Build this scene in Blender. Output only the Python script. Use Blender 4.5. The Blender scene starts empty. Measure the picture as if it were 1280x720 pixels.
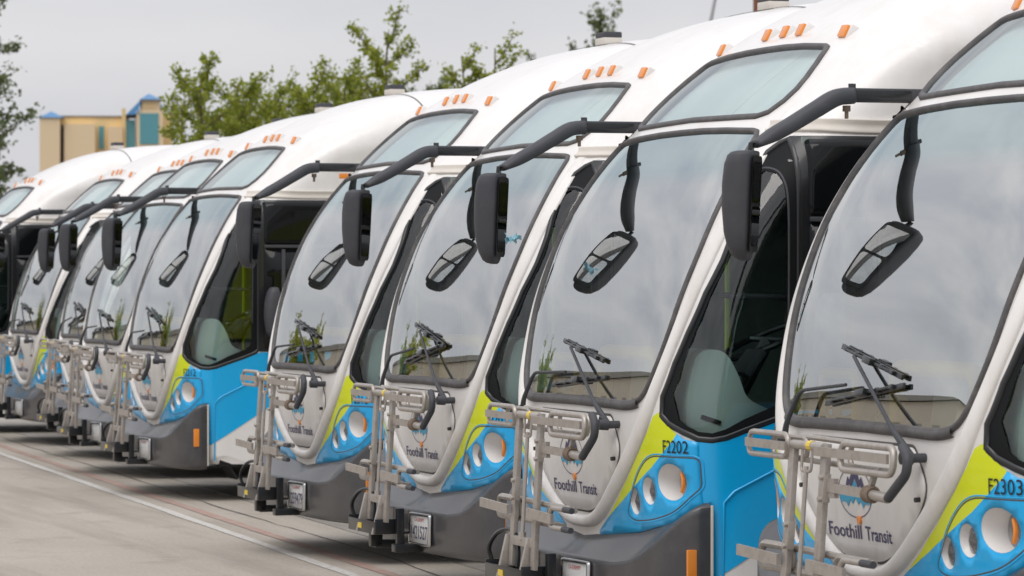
import bpy, bmesh, math, random
import numpy as np
from mathutils import Vector, Matrix
from mathutils.geometry import delaunay_2d_cdt

# ------------------------------------------------------------------ scene, camera, light
scene = bpy.context.scene
col = scene.collection
R = math.radians
TH = R(17.8); PITCH = math.atan(10/4870); CAMZ = 1.80; FPX = 4870.0
FW = np.array([-math.cos(TH)*math.cos(PITCH), math.sin(TH)*math.cos(PITCH), -math.sin(PITCH)])
RT = np.array([math.sin(TH), math.cos(TH), 0.0]); UP = np.cross(RT, FW)
CAM = np.array([0.0, 0.0, CAMZ])
cd = bpy.data.cameras.new('camera'); cam = bpy.data.objects.new('camera', cd); col.objects.link(cam)
cd.sensor_width = 36; cd.lens = 36*FPX/1280; cd.clip_start = 0.5; cd.clip_end = 3000
m = Matrix(((RT[0], UP[0], -FW[0], 0), (RT[1], UP[1], -FW[1], 0), (RT[2], UP[2], -FW[2], CAMZ), (0, 0, 0, 1)))
cam.matrix_world = m
cd.dof.use_dof = True; cd.dof.focus_distance = 18.5; cd.dof.aperture_fstop = 8
scene.camera = cam
scene.view_settings.view_transform = 'Standard'; scene.view_settings.look = 'None'
scene.view_settings.exposure = 0.58; scene.view_settings.gamma = 1
scene.render.resolution_x = 1024; scene.render.resolution_y = 576

SUN_EL, SUN_AZ = R(58), R(140)          # high, veiled by cloud
w = bpy.data.worlds.new('World'); scene.world = w; w.use_nodes = True
nt = w.node_tree; nt.nodes.clear()
def wn(t, **k):
    n = nt.nodes.new(t)
    for a, b in k.items(): setattr(n, a, b)
    return n
out = wn('ShaderNodeOutputWorld'); bg = wn('ShaderNodeBackground')
sky = wn('ShaderNodeTexSky', sky_type='NISHITA', sun_disc=False, sun_elevation=SUN_EL, sun_rotation=SUN_AZ)
sky.air_density = 1.0; sky.dust_density = 3.0
tc = wn('ShaderNodeTexCoord'); mp = wn('ShaderNodeMapping'); mp.inputs['Scale'].default_value = (1.6, 1.6, 6.0)
nz = wn('ShaderNodeTexNoise'); nz.inputs['Scale'].default_value = 2.4; nz.inputs['Detail'].default_value = 5; nz.inputs['Roughness'].default_value = .5
cr = wn('ShaderNodeValToRGB')
cr.color_ramp.elements[0].position = .33; cr.color_ramp.elements[0].color = (5.2, 5.3, 5.75, 1)
cr.color_ramp.elements[1].position = .66; cr.color_ramp.elements[1].color = (7.0, 6.95, 7.1, 1)
mx = wn('ShaderNodeMix', data_type='RGBA'); mx.inputs[0].default_value = .93
nt.links.new(tc.outputs['Generated'], mp.inputs['Vector']); nt.links.new(mp.outputs[0], nz.inputs['Vector'])
nt.links.new(nz.outputs['Fac'], cr.inputs[0])
sx = wn('ShaderNodeSeparateXYZ'); nt.links.new(tc.outputs['Generated'], sx.inputs[0])
mr = wn('ShaderNodeMapRange'); mr.inputs[1].default_value = 0; mr.inputs[2].default_value = 1; mr.inputs[3].default_value = 1.0; mr.inputs[4].default_value = 1.95
nt.links.new(sx.outputs[2], mr.inputs[0])
vm = wn('ShaderNodeVectorMath', operation='SCALE'); nt.links.new(cr.outputs[0], vm.inputs[0]); nt.links.new(mr.outputs[0], vm.inputs['Scale'])
nt.links.new(sky.outputs[0], mx.inputs[6]); nt.links.new(vm.outputs[0], mx.inputs[7])
nt.links.new(mx.outputs[2], bg.inputs['Color']); nt.links.new(bg.outputs[0], out.inputs['Surface'])
bg.inputs['Strength'].default_value = 0.072
sd = bpy.data.lights.new('sun', 'SUN'); sd.energy = .9; sd.angle = R(40); sd.color = (1, .96, .91)
so = bpy.data.objects.new('sun', sd); col.objects.link(so)
_d = Vector((math.sin(SUN_AZ)*math.cos(SUN_EL), math.cos(SUN_AZ)*math.cos(SUN_EL), math.sin(SUN_EL)))
so.rotation_euler = _d.to_track_quat('Z', 'Y').to_euler(); so.location = (0, 0, 40)

def ray(px, py): return FW + RT*(px-640)/FPX - UP*(py-360)/FPX
def at(px, py, dist):                      # point at a given depth along a pixel's direction
    return CAM + ray(px, py)*dist
def ground_at(px, py):
    d = ray(px, py); return CAM + d*(-CAMZ/d[2])

# ------------------------------------------------------------------ materials
def mat(name, color, rough=.5, metal=0, coat=0, spec=.5, noise=None, bump=None, streak=0):
    """noise=(scale, amount, second colour); bump=(scale, strength, distance)"""
    M = bpy.data.materials.new(name); M.use_nodes = True; t = M.node_tree; p = t.nodes['Principled BSDF']
    p.inputs['Base Color'].default_value = (*color, 1); p.inputs['Roughness'].default_value = rough
    p.inputs['Metallic'].default_value = metal; p.inputs['Coat Weight'].default_value = coat
    p.inputs['Coat Roughness'].default_value = .08
    p.inputs['Specular IOR Level'].default_value = spec
    if noise or bump:
        c = t.nodes.new('ShaderNodeTexCoord')
    if noise:
        n = t.nodes.new('ShaderNodeTexNoise'); n.inputs['Scale'].default_value = noise[0]; n.inputs['Detail'].default_value = 6
        n.inputs['Roughness'].default_value = .65
        oi = t.nodes.new('ShaderNodeObjectInfo'); va = t.nodes.new('ShaderNodeVectorMath'); va.operation = 'MULTIPLY_ADD'
        t.links.new(oi.outputs['Location'], va.inputs[0]); va.inputs[1].default_value = (.73, .41, 0); t.links.new(c.outputs['Object'], va.inputs[2])
        if streak:
            ms = t.nodes.new('ShaderNodeMapping'); ms.inputs['Scale'].default_value = (1.0, 1.0, streak); t.links.new(va.outputs[0], ms.inputs['Vector']); t.links.new(ms.outputs[0], n.inputs['Vector'])
        else: t.links.new(va.outputs[0], n.inputs['Vector'])
        r = t.nodes.new('ShaderNodeMapRange'); r.inputs[1].default_value = .45; r.inputs[2].default_value = .75; r.inputs[4].default_value = noise[1]
        t.links.new(n.outputs['Fac'], r.inputs[0])
        x = t.nodes.new('ShaderNodeMix'); x.data_type = 'RGBA'; x.inputs[6].default_value = (*color, 1); x.inputs[7].default_value = (*noise[2], 1)
        t.links.new(r.outputs[0], x.inputs[0]); t.links.new(x.outputs[2], p.inputs['Base Color'])
        r2 = t.nodes.new('ShaderNodeMapRange'); r2.inputs[3].default_value = rough; r2.inputs[4].default_value = min(1, rough+.18)
        t.links.new(n.outputs['Fac'], r2.inputs[0]); t.links.new(r2.outputs[0], p.inputs['Roughness'])
    if bump:
        n = t.nodes.new('ShaderNodeTexNoise'); n.inputs['Scale'].default_value = bump[0]; n.inputs['Detail'].default_value = 4
        t.links.new(c.outputs['Object'], n.inputs['Vector'])
        b = t.nodes.new('ShaderNodeBump'); b.inputs['Strength'].default_value = bump[1]; b.inputs['Distance'].default_value = bump[2]
        t.links.new(n.outputs['Fac'], b.inputs['Height']); t.links.new(b.outputs[0], p.inputs['Normal'])
    return M

def glass(name, tint, ior, tr=.0, gloss=(1, 1, 1), base=0.0, band=False, rough=.0):
    M = bpy.data.materials.new(name); M.use_nodes = True; t = M.node_tree; t.nodes.clear()
    o = t.nodes.new('ShaderNodeOutputMaterial'); tp = t.nodes.new('ShaderNodeBsdfTransparent'); g = t.nodes.new('ShaderNodeBsdfGlossy')
    tp.inputs[0].default_value = (*tint, 1); g.inputs[0].default_value = (*gloss, 1); g.inputs['Roughness'].default_value = rough
    f = t.nodes.new('ShaderNodeFresnel'); f.inputs[0].default_value = ior
    r = t.nodes.new('ShaderNodeMapRange'); r.inputs[3].default_value = base; r.inputs[4].default_value = 1.0
    t.links.new(f.outputs[0], r.inputs[0])
    mxs = t.nodes.new('ShaderNodeMixShader'); t.links.new(r.outputs[0], mxs.inputs[0])
    t.links.new(tp.outputs[0], mxs.inputs[1]); t.links.new(g.outputs[0], mxs.inputs[2]); t.links.new(mxs.outputs[0], o.inputs[0])
    if band:                                   # tinted shade band along the top of the laminated windshield
        c = t.nodes.new('ShaderNodeTexCoord'); s = t.nodes.new('ShaderNodeSeparateXYZ'); t.links.new(c.outputs['Object'], s.inputs[0])
        mr = t.nodes.new('ShaderNodeMapRange'); mr.inputs[1].default_value = 2.24; mr.inputs[2].default_value = 2.32
        t.links.new(s.outputs[2], mr.inputs[0])
        for node, c2 in ((tp, (.10, .33, .36)), (g, (.80, .91, .92))):
            x = t.nodes.new('ShaderNodeMix'); x.data_type = 'RGBA'
            x.inputs[6].default_value = node.inputs[0].default_value; x.inputs[7].default_value = (*c2, 1)
            t.links.new(mr.outputs[0], x.inputs[0]); t.links.new(x.outputs[2], node.inputs[0])
    return M

M = {}
M['white'] = mat('white_paint', (.775, .755, .735), .28, coat=.35, noise=(5, .38, (.60, .55, .49)), streak=.3)
M['band'] = mat('pearl_white_moulding', (.79, .77, .745), .36, coat=.2, noise=(7, .45, (.54, .49, .44)), streak=.3)
M['hatch'] = mat('hatch_white', (.78, .76, .74), .38, noise=(8, .45, (.56, .53, .50)), streak=.35)
M['blue'] = mat('blue_paint', (.0, .40, .80), .26, coat=.4, noise=(4, .3, (.01, .31, .62)))
M['lime'] = mat('lime_paint', (.66, .74, .006), .3, coat=.4, noise=(4, .3, (.55, .60, .02)))
M['bumper'] = mat('dark_grey_bumper', (.036, .036, .041), .30, coat=.25, spec=.7, noise=(6, .6, (.085, .082, .08)), bump=(180, .15, .002))
M['rubber'] = mat('grey_rubber', (.075, .071, .072), .5, noise=(14, .7, (.16, .148, .142)), bump=(60, .3, .004))
M['seam'] = mat('dark_seam', (.09, .085, .08), .7)
M['black'] = mat('black_trim', (.012, .013, .015), .35, coat=.2)
M['blackglass'] = mat('black_glass', (.006, .007, .008), .03, spec=.25)
M['frit'] = mat('black_printed_border', (.008, .009, .010), .55, spec=.15)
M['plastic'] = mat('charcoal_plastic', (.045, .047, .055), .5, noise=(9, .5, (.075, .076, .082)), bump=(220, .2, .001))
M['rack'] = mat('tan_grey_rack_paint', (.42, .385, .35), .34, metal=.45, noise=(22, .6, (.25, .21, .18)))
M['rust'] = mat('brown_rust', (.20, .15, .115), .7, noise=(30, .6, (.12, .075, .05)))
M['orange'] = mat('amber_lens', (.80, .26, .03), .25, coat=.5)
M['yellow'] = mat('yellow_sticker', (.72, .52, .06), .45)
M['railyellow'] = mat('yellow_rail', (.90, .62, .02), .35)
M['windshield'] = glass('windshield_glass', (.90, .97, .94), 1.75, gloss=(.98, .995, .985), base=.46, band=True)
M['signglass'] = glass('sign_window_glass', (.86, .93, .93), 1.6, gloss=(.95, 1, 1), base=.15)
M['sideglass'] = glass('driver_window_glass', (.82, .95, .91), 1.5, base=.03)
M['mirrorglass'] = mat('mirror_silver', (.85, .87, .88), .02, metal=1)
M['blind'] = mat('pale_blind', (.70, .75, .745), .6)
M['cup'] = mat('white_lamp_cup', (.78, .76, .74), .35)
M['lens'] = mat('clear_lamp_lens', (.13, .135, .15), .08, metal=.7, coat=1, bump=(90, .8, .01))
M['navy'] = mat('navy_print', (.05, .045, .13), .45)
M['teal'] = mat('teal_print', (.03, .36, .58), .45)
M['ink'] = mat('black_print', (.012, .012, .016), .5)
M['red'] = mat('red_print', (.55, .05, .04), .5)
M['plate'] = mat('plate_white', (.72, .72, .70), .4)
M['chrome'] = mat('bright_metal', (.55, .55, .55), .25, metal=1)
M['dash'] = mat('grey_dash', (.58, .64, .61), .55)
M['darkint'] = mat('dark_interior', (.27, .31, .295), .8)
M['midint'] = mat('grey_interior', (.30, .31, .30), .8)
M['seat'] = mat('seat_fabric', (.03, .10, .16), .85)
M['limepole'] = mat('lime_pole', (.42, .52, .01), .35)
M['cream'] = mat('cream_gutter', (.64, .60, .54), .5, noise=(5, .5, (.48, .44, .39)))
M['tyre'] = mat('tyre_rubber', (.02, .02, .02), .8)
M['rim'] = mat('wheel_steel', (.45, .45, .46), .35, metal=.8)
M['ribbon'] = mat('pale_blue_ribbon', (.26, .50, .60), .6)
M['under'] = mat('underbody', (.012, .012, .012), .9)

# ------------------------------------------------------------------ bus body surface
CP = [(.17,-.30),(.16,.0),(.15,.3),(.128,.58),(.114,.70),(.096,.85),(.085,.98),(.081,1.10),(.086,1.22),(.097,1.32),(.13,1.5),(.175,1.7),
      (.242,1.9),(.33,2.1),(.44,2.28),(.545,2.42),(.655,2.54),(.85,2.735),(1.06,2.915),(1.18,3.0),(1.4,3.13),(1.65,3.24),(1.9,3.325),
      (2.2,3.39),(2.6,3.43),(3.2,3.45),(5,3.45),(8,3.45),(10,3.44),(11.6,3.40),(12.3,3.30),(12.6,3.1),(12.72,2.7),(12.76,2.0),(12.78,1.2),
      (12.78,.6),(12.78,.3),(12.78,-.3)]
def catmull(P, n=12, closed=False):
    P = np.array(P, float)
    Q = np.vstack([P[-1], P, P[0], P[1]]) if closed else np.vstack([2*P[0]-P[1], P, 2*P[-1]-P[-2]])
    o = []
    for i in range(1, len(Q)-2):
        p0, p1, p2, p3 = Q[i-1], Q[i], Q[i+1], Q[i+2]
        d1, d2, d3 = (np.linalg.norm(b-a)**.5+1e-9 for a, b in ((p0, p1), (p1, p2), (p2, p3)))
        m1 = ((p1-p0)/d1-(p2-p0)/(d1+d2)+(p2-p1)/d2)*d2; m2 = ((p2-p1)/d2-(p3-p1)/(d2+d3)+(p3-p2)/d3)*d2
        for t in np.linspace(0, 1, n, endpoint=False):
            o.append((2*t**3-3*t**2+1)*p1+(t**3-2*t**2+t)*m1+(-2*t**3+3*t**2)*p2+(t**3-t**2)*m2)
    if not closed: o.append(P[-1])
    return np.array(o)
PC = catmull(CP); PSL = np.concatenate([[0], np.cumsum(np.linalg.norm(np.diff(PC, axis=0), axis=1))])
ss = np.linspace(0, PSL[-1], 2600); PY = np.interp(ss, PSL, PC[:, 0]); PZ = np.interp(ss, PSL, PC[:, 1])
_k = np.ones(25)/25
def _sm(a): return np.convolve(np.pad(a, 12, mode='reflect', reflect_type='odd'), _k, 'valid')
PY = _sm(PY); PZ = _sm(PZ); _ty = np.gradient(PY); _tz = np.gradient(PZ); _l = np.hypot(_ty, _tz)
NY = _sm(_tz/_l); NZ = _sm(-_ty/_l)
HW = 1.295; NN = 3.3
BB = np.interp(PZ, [0, 2.3, 3.0, 3.4], [.34, .34, .38, .45])
ZC = np.array([(.30, 2.30), (.45, 2.40), (.6, 2.53), (.746, 2.642), (.934, 2.761), (1.11, 2.837), (1.387, 2.90), (1.8, 2.93), (13, 2.93)])
ZC = catmull(ZC, 8)
def smooth01(t): t = np.clip(t, 0, 1); return t*t*(3-2*t)
def recess(x, y, z):
    zc = np.interp(y, ZC[:, 0], ZC[:, 1])
    return .016*smooth01((zc-z)/.18)*smooth01((z-2.44)/.06)*smooth01((y-.52)/.25)*smooth01((np.abs(x)-.95)/.25)
def surf(s, phi):
    s = np.asarray(s, float); phi = np.asarray(phi, float)
    b = np.interp(s, ss, BB); c = np.abs(np.cos(phi))**(2/NN)
    x = HW*np.sign(phi)*np.abs(np.sin(phi))**(2/NN); d = b*(1-c)
    y = np.interp(s, ss, PY)+np.interp(s, ss, NY)*d; z = np.interp(s, ss, PZ)+np.interp(s, ss, NZ)*d
    return np.stack([x-np.sign(x)*recess(x, y, z), y, z], -1)
def dx_(x, b=.34, n=NN, a=HW):
    r = np.clip(np.abs(x)/a, 0, 1); return b*(1-(1-r**n)**(1/n))
i_hi = int(np.searchsorted(PY[300:], 2.6))+300 if False else int(np.argmax(PY > 2.2))
SF = slice(0, i_hi)
def s_of(x, z):                              # front: lateral x and height z -> arc length s
    x = np.atleast_1d(x).astype(float); z = np.atleast_1d(z).astype(float); o = np.empty(len(x))
    for i in range(len(x)):
        d = dx_(x[i], BB[SF]); o[i] = np.interp(z[i], PZ[SF]+NZ[SF]*d, ss[SF])
    return o
def phi_of(x): return np.sign(x)*np.arcsin(np.clip(np.abs(x)/HW, 0, 1)**(NN/2))
def front0(q):                               # chart: (x, z) -> point on the front skin
    q = np.atleast_2d(q); s = s_of(q[:, 0], q[:, 1])
    d = dx_(q[:, 0], np.interp(s, ss, BB))
    return np.stack([q[:, 0], np.interp(s, ss, PY)+np.interp(s, ss, NY)*d, np.interp(s, ss, PZ)+np.interp(s, ss, NZ)*d], -1)
def shell0(q):                               # chart: (phi, s)
    q = np.atleast_2d(q); return surf(q[:, 1], q[:, 0])
def side0(q, sg=1):                          # chart: (y, z) -> point on the flank
    q = np.atleast_2d(q); W = np.empty(len(q))
    for i, (y, z) in enumerate(q):
        k = int(np.argmin((PY-y)**2+(PZ-z)**2)); d = (y-PY[k])*NY[k]+(z-PZ[k])*NZ[k]
        if y > 12.5: d = max(d, .0)
        W[i] = HW*(1-(1-min(max(d/BB[k], 0), 1))**NN)**(1/NN)
    rec = recess(W, q[:, 0], q[:, 1])
    return np.stack([sg*(W-rec), q[:, 0], q[:, 1]], -1)
def with_normals(ch, flip=1):
    def f(q, off=0.0):
        q = np.atleast_2d(np.asarray(q, float)); e = 1.5e-3
        p = ch(q); a = ch(q+[e, 0])-ch(q-[e, 0]); b = ch(q+[0, e])-ch(q-[0, e])
        n = np.cross(a, b)*flip; n /= (np.linalg.norm(n, axis=1, keepdims=True)+1e-12)
        return p+n*np.asarray(off).reshape(-1, 1), n
    return f
front = with_normals(front0); shell = with_normals(shell0)
sideL = with_normals(lambda q: side0(q, 1), 1); sideR = with_normals(lambda q: side0(q, -1), -1)
def flat_chart(o, ux, uy):
    o, ux, uy = (np.array(v, float) for v in (o, ux, uy)); n0 = np.cross(ux, uy); n0 /= np.linalg.norm(n0)
    def f(q, off=0.0):
        q = np.atleast_2d(np.asarray(q, float)); n = np.repeat(n0[None], len(q), 0)
        return o+q[:, :1]*ux+q[:, 1:]*uy+n*np.asarray(off).reshape(-1, 1), n
    return f

# ------------------------------------------------------------------ mesh helpers
def mk(name, V, F, m_, nrm=None, smooth=True):
    me = bpy.data.meshes.new(name); me.from_pydata([tuple(v) for v in V], [], [tuple(f) for f in F])
    me.materials.append(M[m_] if isinstance(m_, str) else m_)
    if smooth: me.polygons.foreach_set('use_smooth', [True]*len(me.polygons))
    me.update()
    if nrm is not None: me.normals_split_custom_set_from_vertices([tuple(n) for n in nrm])
    return me
def pip(P, poly):
    P = np.atleast_2d(P); x, y = P[:, 0], P[:, 1]; ins = np.zeros(len(P), bool); q = np.asarray(poly)
    a, b = q, np.roll(q, -1, 0)
    for (x1, y1), (x2, y2) in zip(a, b):
        c = ((y1 > y) != (y2 > y))
        if c.any(): ins ^= c & (x < (x2-x1)*(y-y1)/((y2-y1) if y2 != y1 else 1e-12)+x1)
    return ins
def seglen(poly, sp, closed=True):           # resample straight runs so edges follow the curved skin
    q = np.asarray(poly, float); o = []; n = len(q)
    for i in range(n if closed else n-1):
        a, b = q[i], q[(i+1) % n]; k = max(1, int(math.ceil(np.linalg.norm((b-a)/sp))))
        for t in range(k): o.append(a+(b-a)*t/k)
    if not closed: o.append(q[-1])
    return np.array(o)
def dist_poly(P, poly):
    a = np.asarray(poly); b = np.roll(a, -1, 0); D = np.full(len(P), 1e9)
    for p, q in zip(a, b):
        v = q-p; l2 = v@v+1e-15; t = np.clip(((P-p)@v)/l2, 0, 1); D = np.minimum(D, np.linalg.norm(P-(p+t[:, None]*v), axis=1))
    return D
def patch(name, outline, chart, m_, sp=.05, off=0.0, holes=(), grid=None, thick=0.0, spb=None):
    spv = np.array([sp, sp]) if np.isscalar(sp) else np.array(sp)
    ol = seglen(outline, spv if spb is None else spb); hs = [seglen(h, spv if spb is None else spb) for h in holes]
    lo, hi = ol.min(0), ol.max(0)
    if grid is None:
        gx = np.arange(lo[0], hi[0], spv[0]); gy = np.arange(lo[1], hi[1], spv[1])
    else: gx, gy = grid
    G = np.stack(np.meshgrid(gx, gy), -1).reshape(-1, 2)
    keep = pip(G, ol)
    for h in hs: keep &= ~pip(G, h)
    G = G[keep]
    if len(G):
        k2 = dist_poly(G/spv, ol/spv) > .45
        for h in hs: k2 &= dist_poly(G/spv, h/spv) > .45
        G = G[k2]
    V = list(map(tuple, ol)); E = [(i, (i+1) % len(ol)) for i in range(len(ol))]
    for h in hs:
        b = len(V); V += list(map(tuple, h)); E += [(b+i, b+(i+1) % len(h)) for i in range(len(h))]
    V += list(map(tuple, G))
    v2, _, f2, *_ = delaunay_2d_cdt([Vector(v) for v in V], E, [], 0, 1e-7)
    v2 = np.array([tuple(v) for v in v2]); f2 = np.array([f for f in f2 if len(f) == 3])
    c = v2[f2].mean(1); k = pip(c, ol)
    for h in hs: k &= ~pip(c, h)
    f2 = f2[k]
    P, n = chart(v2, off)
    # orient with the normals
    fn = np.cross(P[f2[:, 1]]-P[f2[:, 0]], P[f2[:, 2]]-P[f2[:, 0]]); fl = (fn*n[f2[:, 0]]).sum(1) < 0
    f2[fl] = f2[fl][:, ::-1]
    V3, N3, F3 = P, n, [tuple(f) for f in f2]
    if thick:
        # skirt around the boundary, so that the sheet shows an edge
        cnt = {}
        for a, b, cc in F3:
            for e in ((a, b), (b, cc), (cc, a)): cnt[e] = 1
        be = [e for e in cnt if (e[1], e[0]) not in cnt]
        low = chart(v2, off-thick)[0]; vs = sorted({i for e in be for i in e}); idx = {v: len(V3)+j for j, v in enumerate(vs)}
        V3 = np.vstack([V3, low[vs]]); N3 = None
        F3 = F3+[(b, a, idx[a], idx[b]) for a, b in be]
    return mk(name, V3, F3, m_, N3)
def strip(name, path, chart, m_, prof, closed=False, sp=.04, cap=False):
    """sweep prof = [(lateral, height)] along a 2-D path on a chart"""
    q = seglen(path, sp, closed); n = len(q)
    t = (np.roll(q, -1, 0)-np.roll(q, 1, 0)) if closed else np.gradient(q, axis=0)
    P, N = chart(q)
    T3 = (np.roll(P, -1, 0)-np.roll(P, 1, 0)) if closed else np.gradient(P, axis=0)
    T3 /= np.linalg.norm(T3, axis=1, keepdims=True)+1e-12
    L = np.cross(N, T3); k = len(prof)
    V = np.concatenate([P+L*a+N*h for a, h in prof]); F = []
    for j in range(k-1):
        for i in range(n if closed else n-1):
            i2 = (i+1) % n; F.append((j*n+i, j*n+i2, (j+1)*n+i2, (j+1)*n+i))
    F = [f[::-1] for f in F]
    return mk(name, V, F, m_)
def half_round(w_, h, k=7, sink=.004):
    return [(w_/2*math.cos(math.pi*(1-i/(k-1))), -sink+(h+sink)*math.sin(math.pi*i/(k-1))**.6) for i in range(k)]
class MB:
    def __init__(s): s.V = []; s.F = []
    def add(s, V, F):
        b = len(s.V); s.V += [tuple(v) for v in V]; s.F += [tuple(i+b for i in f) for f in F]; return s
    def box(s, c, d, rot=None):
        V = np.array([(x, y, z) for x in (-.5, .5) for y in (-.5, .5) for z in (-.5, .5)])*np.array(d)
        if rot is not None: V = V@np.array(rot).T
        return s.add(V+np.array(c), [(0, 1, 3, 2), (4, 6, 7, 5), (0, 4, 5, 1), (2, 3, 7, 6), (0, 2, 6, 4), (1, 5, 7, 3)])
    def tube(s, pts, r, seg=8, closed=False):
        P = np.array(pts, float); n = len(P); r = np.full(n, r) if np.isscalar(r) else np.array(r)
        T = (np.roll(P, -1, 0)-np.roll(P, 1, 0)) if closed else np.gradient(P, axis=0)
        T /= np.linalg.norm(T, axis=1, keepdims=True)+1e-12
        u = np.cross(T[0], (0, 0, 1)); u = np.cross(T[0], (0, 1, 0)) if np.linalg.norm(u) < .2 else u; u /= np.linalg.norm(u)
        V = []
        for i in range(n):
            u = u-T[i]*(u@T[i]); u /= np.linalg.norm(u); v = np.cross(T[i], u)
            for k in range(seg):
                a = 2*math.pi*k/seg; V.append(P[i]+(u*math.cos(a)+v*math.sin(a))*r[i])
        F = []
        for i in range(n if closed else n-1):
            j = (i+1) % n
            for k in range(seg):
                k2 = (k+1) % seg; F.append((i*seg+k, i*seg+k2, j*seg+k2, j*seg+k))
        if not closed: F += [tuple(range(seg))[::-1], tuple((n-1)*seg+k for k in range(seg))]
        return s.add(V, F)
    def bar(s, a, b, w_, h, up=(0, -1, 0)):       # flat bar from a to b: w_ across, h along "up"
        a, b = np.array(a, float), np.array(b, float); t = b-a; l = np.linalg.norm(t); t /= l
        u = np.array(up, float); u = u-t*(u@t); u /= np.linalg.norm(u); v = np.cross(t, u)
        return s.box((a+b)/2, (l, w_, h), np.stack([t, v, u], 1))
    def mesh(s, name, m_, bevel=0, smooth=False, seg=2):
        me = mk(name, s.V, s.F, m_, None, smooth)
        if bevel:
            b = bmesh.new(); b.from_mesh(me); bmesh.ops.recalc_face_normals(b, faces=b.faces)
            bmesh.ops.bevel(b, geom=list(b.edges), offset=bevel, segments=seg, affect='EDGES', clamp_overlap=True, profile=.6)
            b.to_mesh(me); b.free()
        else:
            b = bmesh.new(); b.from_mesh(me); bmesh.ops.recalc_face_normals(b, faces=b.faces); b.to_mesh(me); b.free()
        if smooth or bevel:
            me.polygons.foreach_set('use_smooth', [True]*len(me.polygons)); me.set_sharp_from_angle(angle=R(38))
        return me
def rounded(pts, r, n=5):                     # fillet a 3-D polyline
    P = [np.array(p, float) for p in pts]; o = [P[0]]
    for i in range(1, len(P)-1):
        a, b, c = P[i-1], P[i], P[i+1]; u = a-b; v = c-b; lu, lv = np.linalg.norm(u), np.linalg.norm(v)
        k = min(r, lu*.49, lv*.49); p, q = b+u/lu*k, b+v/lv*k
        for t in np.linspace(0, 1, n+1): o.append((1-t)**2*p+2*t*(1-t)*b+t*t*q)
    o.append(P[-1]); return np.array(o)
def round_poly(poly, r, n=5):
    P = [np.array(p, float) for p in poly]; o = []; N = len(P)
    for i in range(N):
        a, b, c = P[i-1], P[i], P[(i+1) % N]; u = a-b; v = c-b; lu, lv = np.linalg.norm(u), np.linalg.norm(v)
        k = min(r[i] if not np.isscalar(r) else r, lu*.49, lv*.49)
        if k < 1e-4: o.append(b); continue
        p, q = b+u/lu*k, b+v/lv*k
        for t in np.linspace(0, 1, n+1): o.append((1-t)**2*p+2*t*(1-t)*b+t*t*q)
    return np.array(o)
def ellipse(cx, cz, a, b, n=28): return np.array([(cx+a*math.cos(2*math.pi*i/n), cz+b*math.sin(2*math.pi*i/n)) for i in range(n)])
_fc = {}
def text2d(txt, bold=0.0):
    k = (txt, bold)
    if k in _fc: return _fc[k]
    c = bpy.data.curves.new('lettering', 'FONT'); c.body = txt; c.resolution_u = 3; c.offset = bold
    o = bpy.data.objects.new('lettering', c); col.objects.link(o)
    dg = bpy.context.evaluated_depsgraph_get(); me = bpy.data.meshes.new_from_object(o.evaluated_get(dg))
    V = np.array([v.co[:2] for v in me.vertices]); F = [tuple(p.vertices) for p in me.polygons]
    bpy.data.objects.remove(o); bpy.data.meshes.remove(me); bpy.data.curves.remove(c)
    lo = V.min(0); V = V-lo; _fc[k] = (V, F); return V, F
def text_mesh(name, txt, chart, x0, x1, z0, h, m_, off=.006, bold=0.0, slope=0.0):
    V, F = text2d(txt, bold); hi = V.max(0); q = np.empty_like(V)
    q[:, 0] = x0+V[:, 0]/hi[0]*(x1-x0); q[:, 1] = z0+V[:, 1]/hi[1]*h+slope*(q[:, 0]-x0)
    P, n = chart(q, off); fl = []
    for f in F:
        a, b, c = P[f[0]], P[f[1]], P[f[2]]; fl.append(f if np.cross(b-a, c-a)@n[f[0]] >= 0 else f[::-1])
    return mk(name, P, fl, m_, None, False)

# ------------------------------------------------------------------ bus parts (meshes built once, shared by every bus)
SPEC = []                                     # (name, mesh, parent index or None, label)
def add(name, mesh, parent=None, label=None):
    SPEC.append((name, mesh, parent, label)); return len(SPEC)-1
def both(half):                               # mirror a right-hand outline (x >= 0) into a closed symmetric outline
    h = np.asarray(half, float); return np.vstack([h, (h*[-1, 1])[::-1]])

# outlines on the front, (x, z)
WSH = catmull([(.0, 1.225), (.45, 1.222), (.74, 1.222), (.84, 1.245), (.905, 1.30), (.96, 1.40), (1.015, 1.56), (1.05, 1.76), (1.068, 1.95), (1.06, 2.12), (1.03, 2.28), (.985, 2.42)], 5)
WSH = np.vstack([WSH, [(.965, 2.465), (.93, 2.492), (.88, 2.50), (.6, 2.512), (.3, 2.52), (0, 2.522)]])
WS = both(WSH)
UWH = np.array([(0, 2.560), (.5, 2.552), (.80, 2.548), (.88, 2.565), (.925, 2.62), (.935, 2.68), (.915, 2.74), (.87, 2.81), (.815, 2.875), (.79, 2.893), (.75, 2.902), (.5, 2.918), (.25, 2.926), (0, 2.928)])
UW = both(UWH)
def inset(poly, d):
    q = np.asarray(poly, float); q = q[np.linalg.norm(q-np.roll(q, -1, 0), axis=1) > 1e-6]
    t = np.roll(q, -1, 0)-np.roll(q, 1, 0); n = np.stack([-t[:, 1], t[:, 0]], 1); n /= np.linalg.norm(n, axis=1, keepdims=True)
    a = .5*np.sum(q[:, 0]*np.roll(q[:, 1], -1)-np.roll(q[:, 0], -1)*q[:, 1])
    return q+n*d*(1 if a > 0 else -1)
def to_shell(poly): 
    q = np.asarray(poly); return np.stack([phi_of(q[:, 0]), s_of(q[:, 0], q[:, 1])], 1)
LAMPS = [(1.098, .886, .096, .083), (.912, .838, .058, .063), (.757, .783, .051, .062)]
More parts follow.
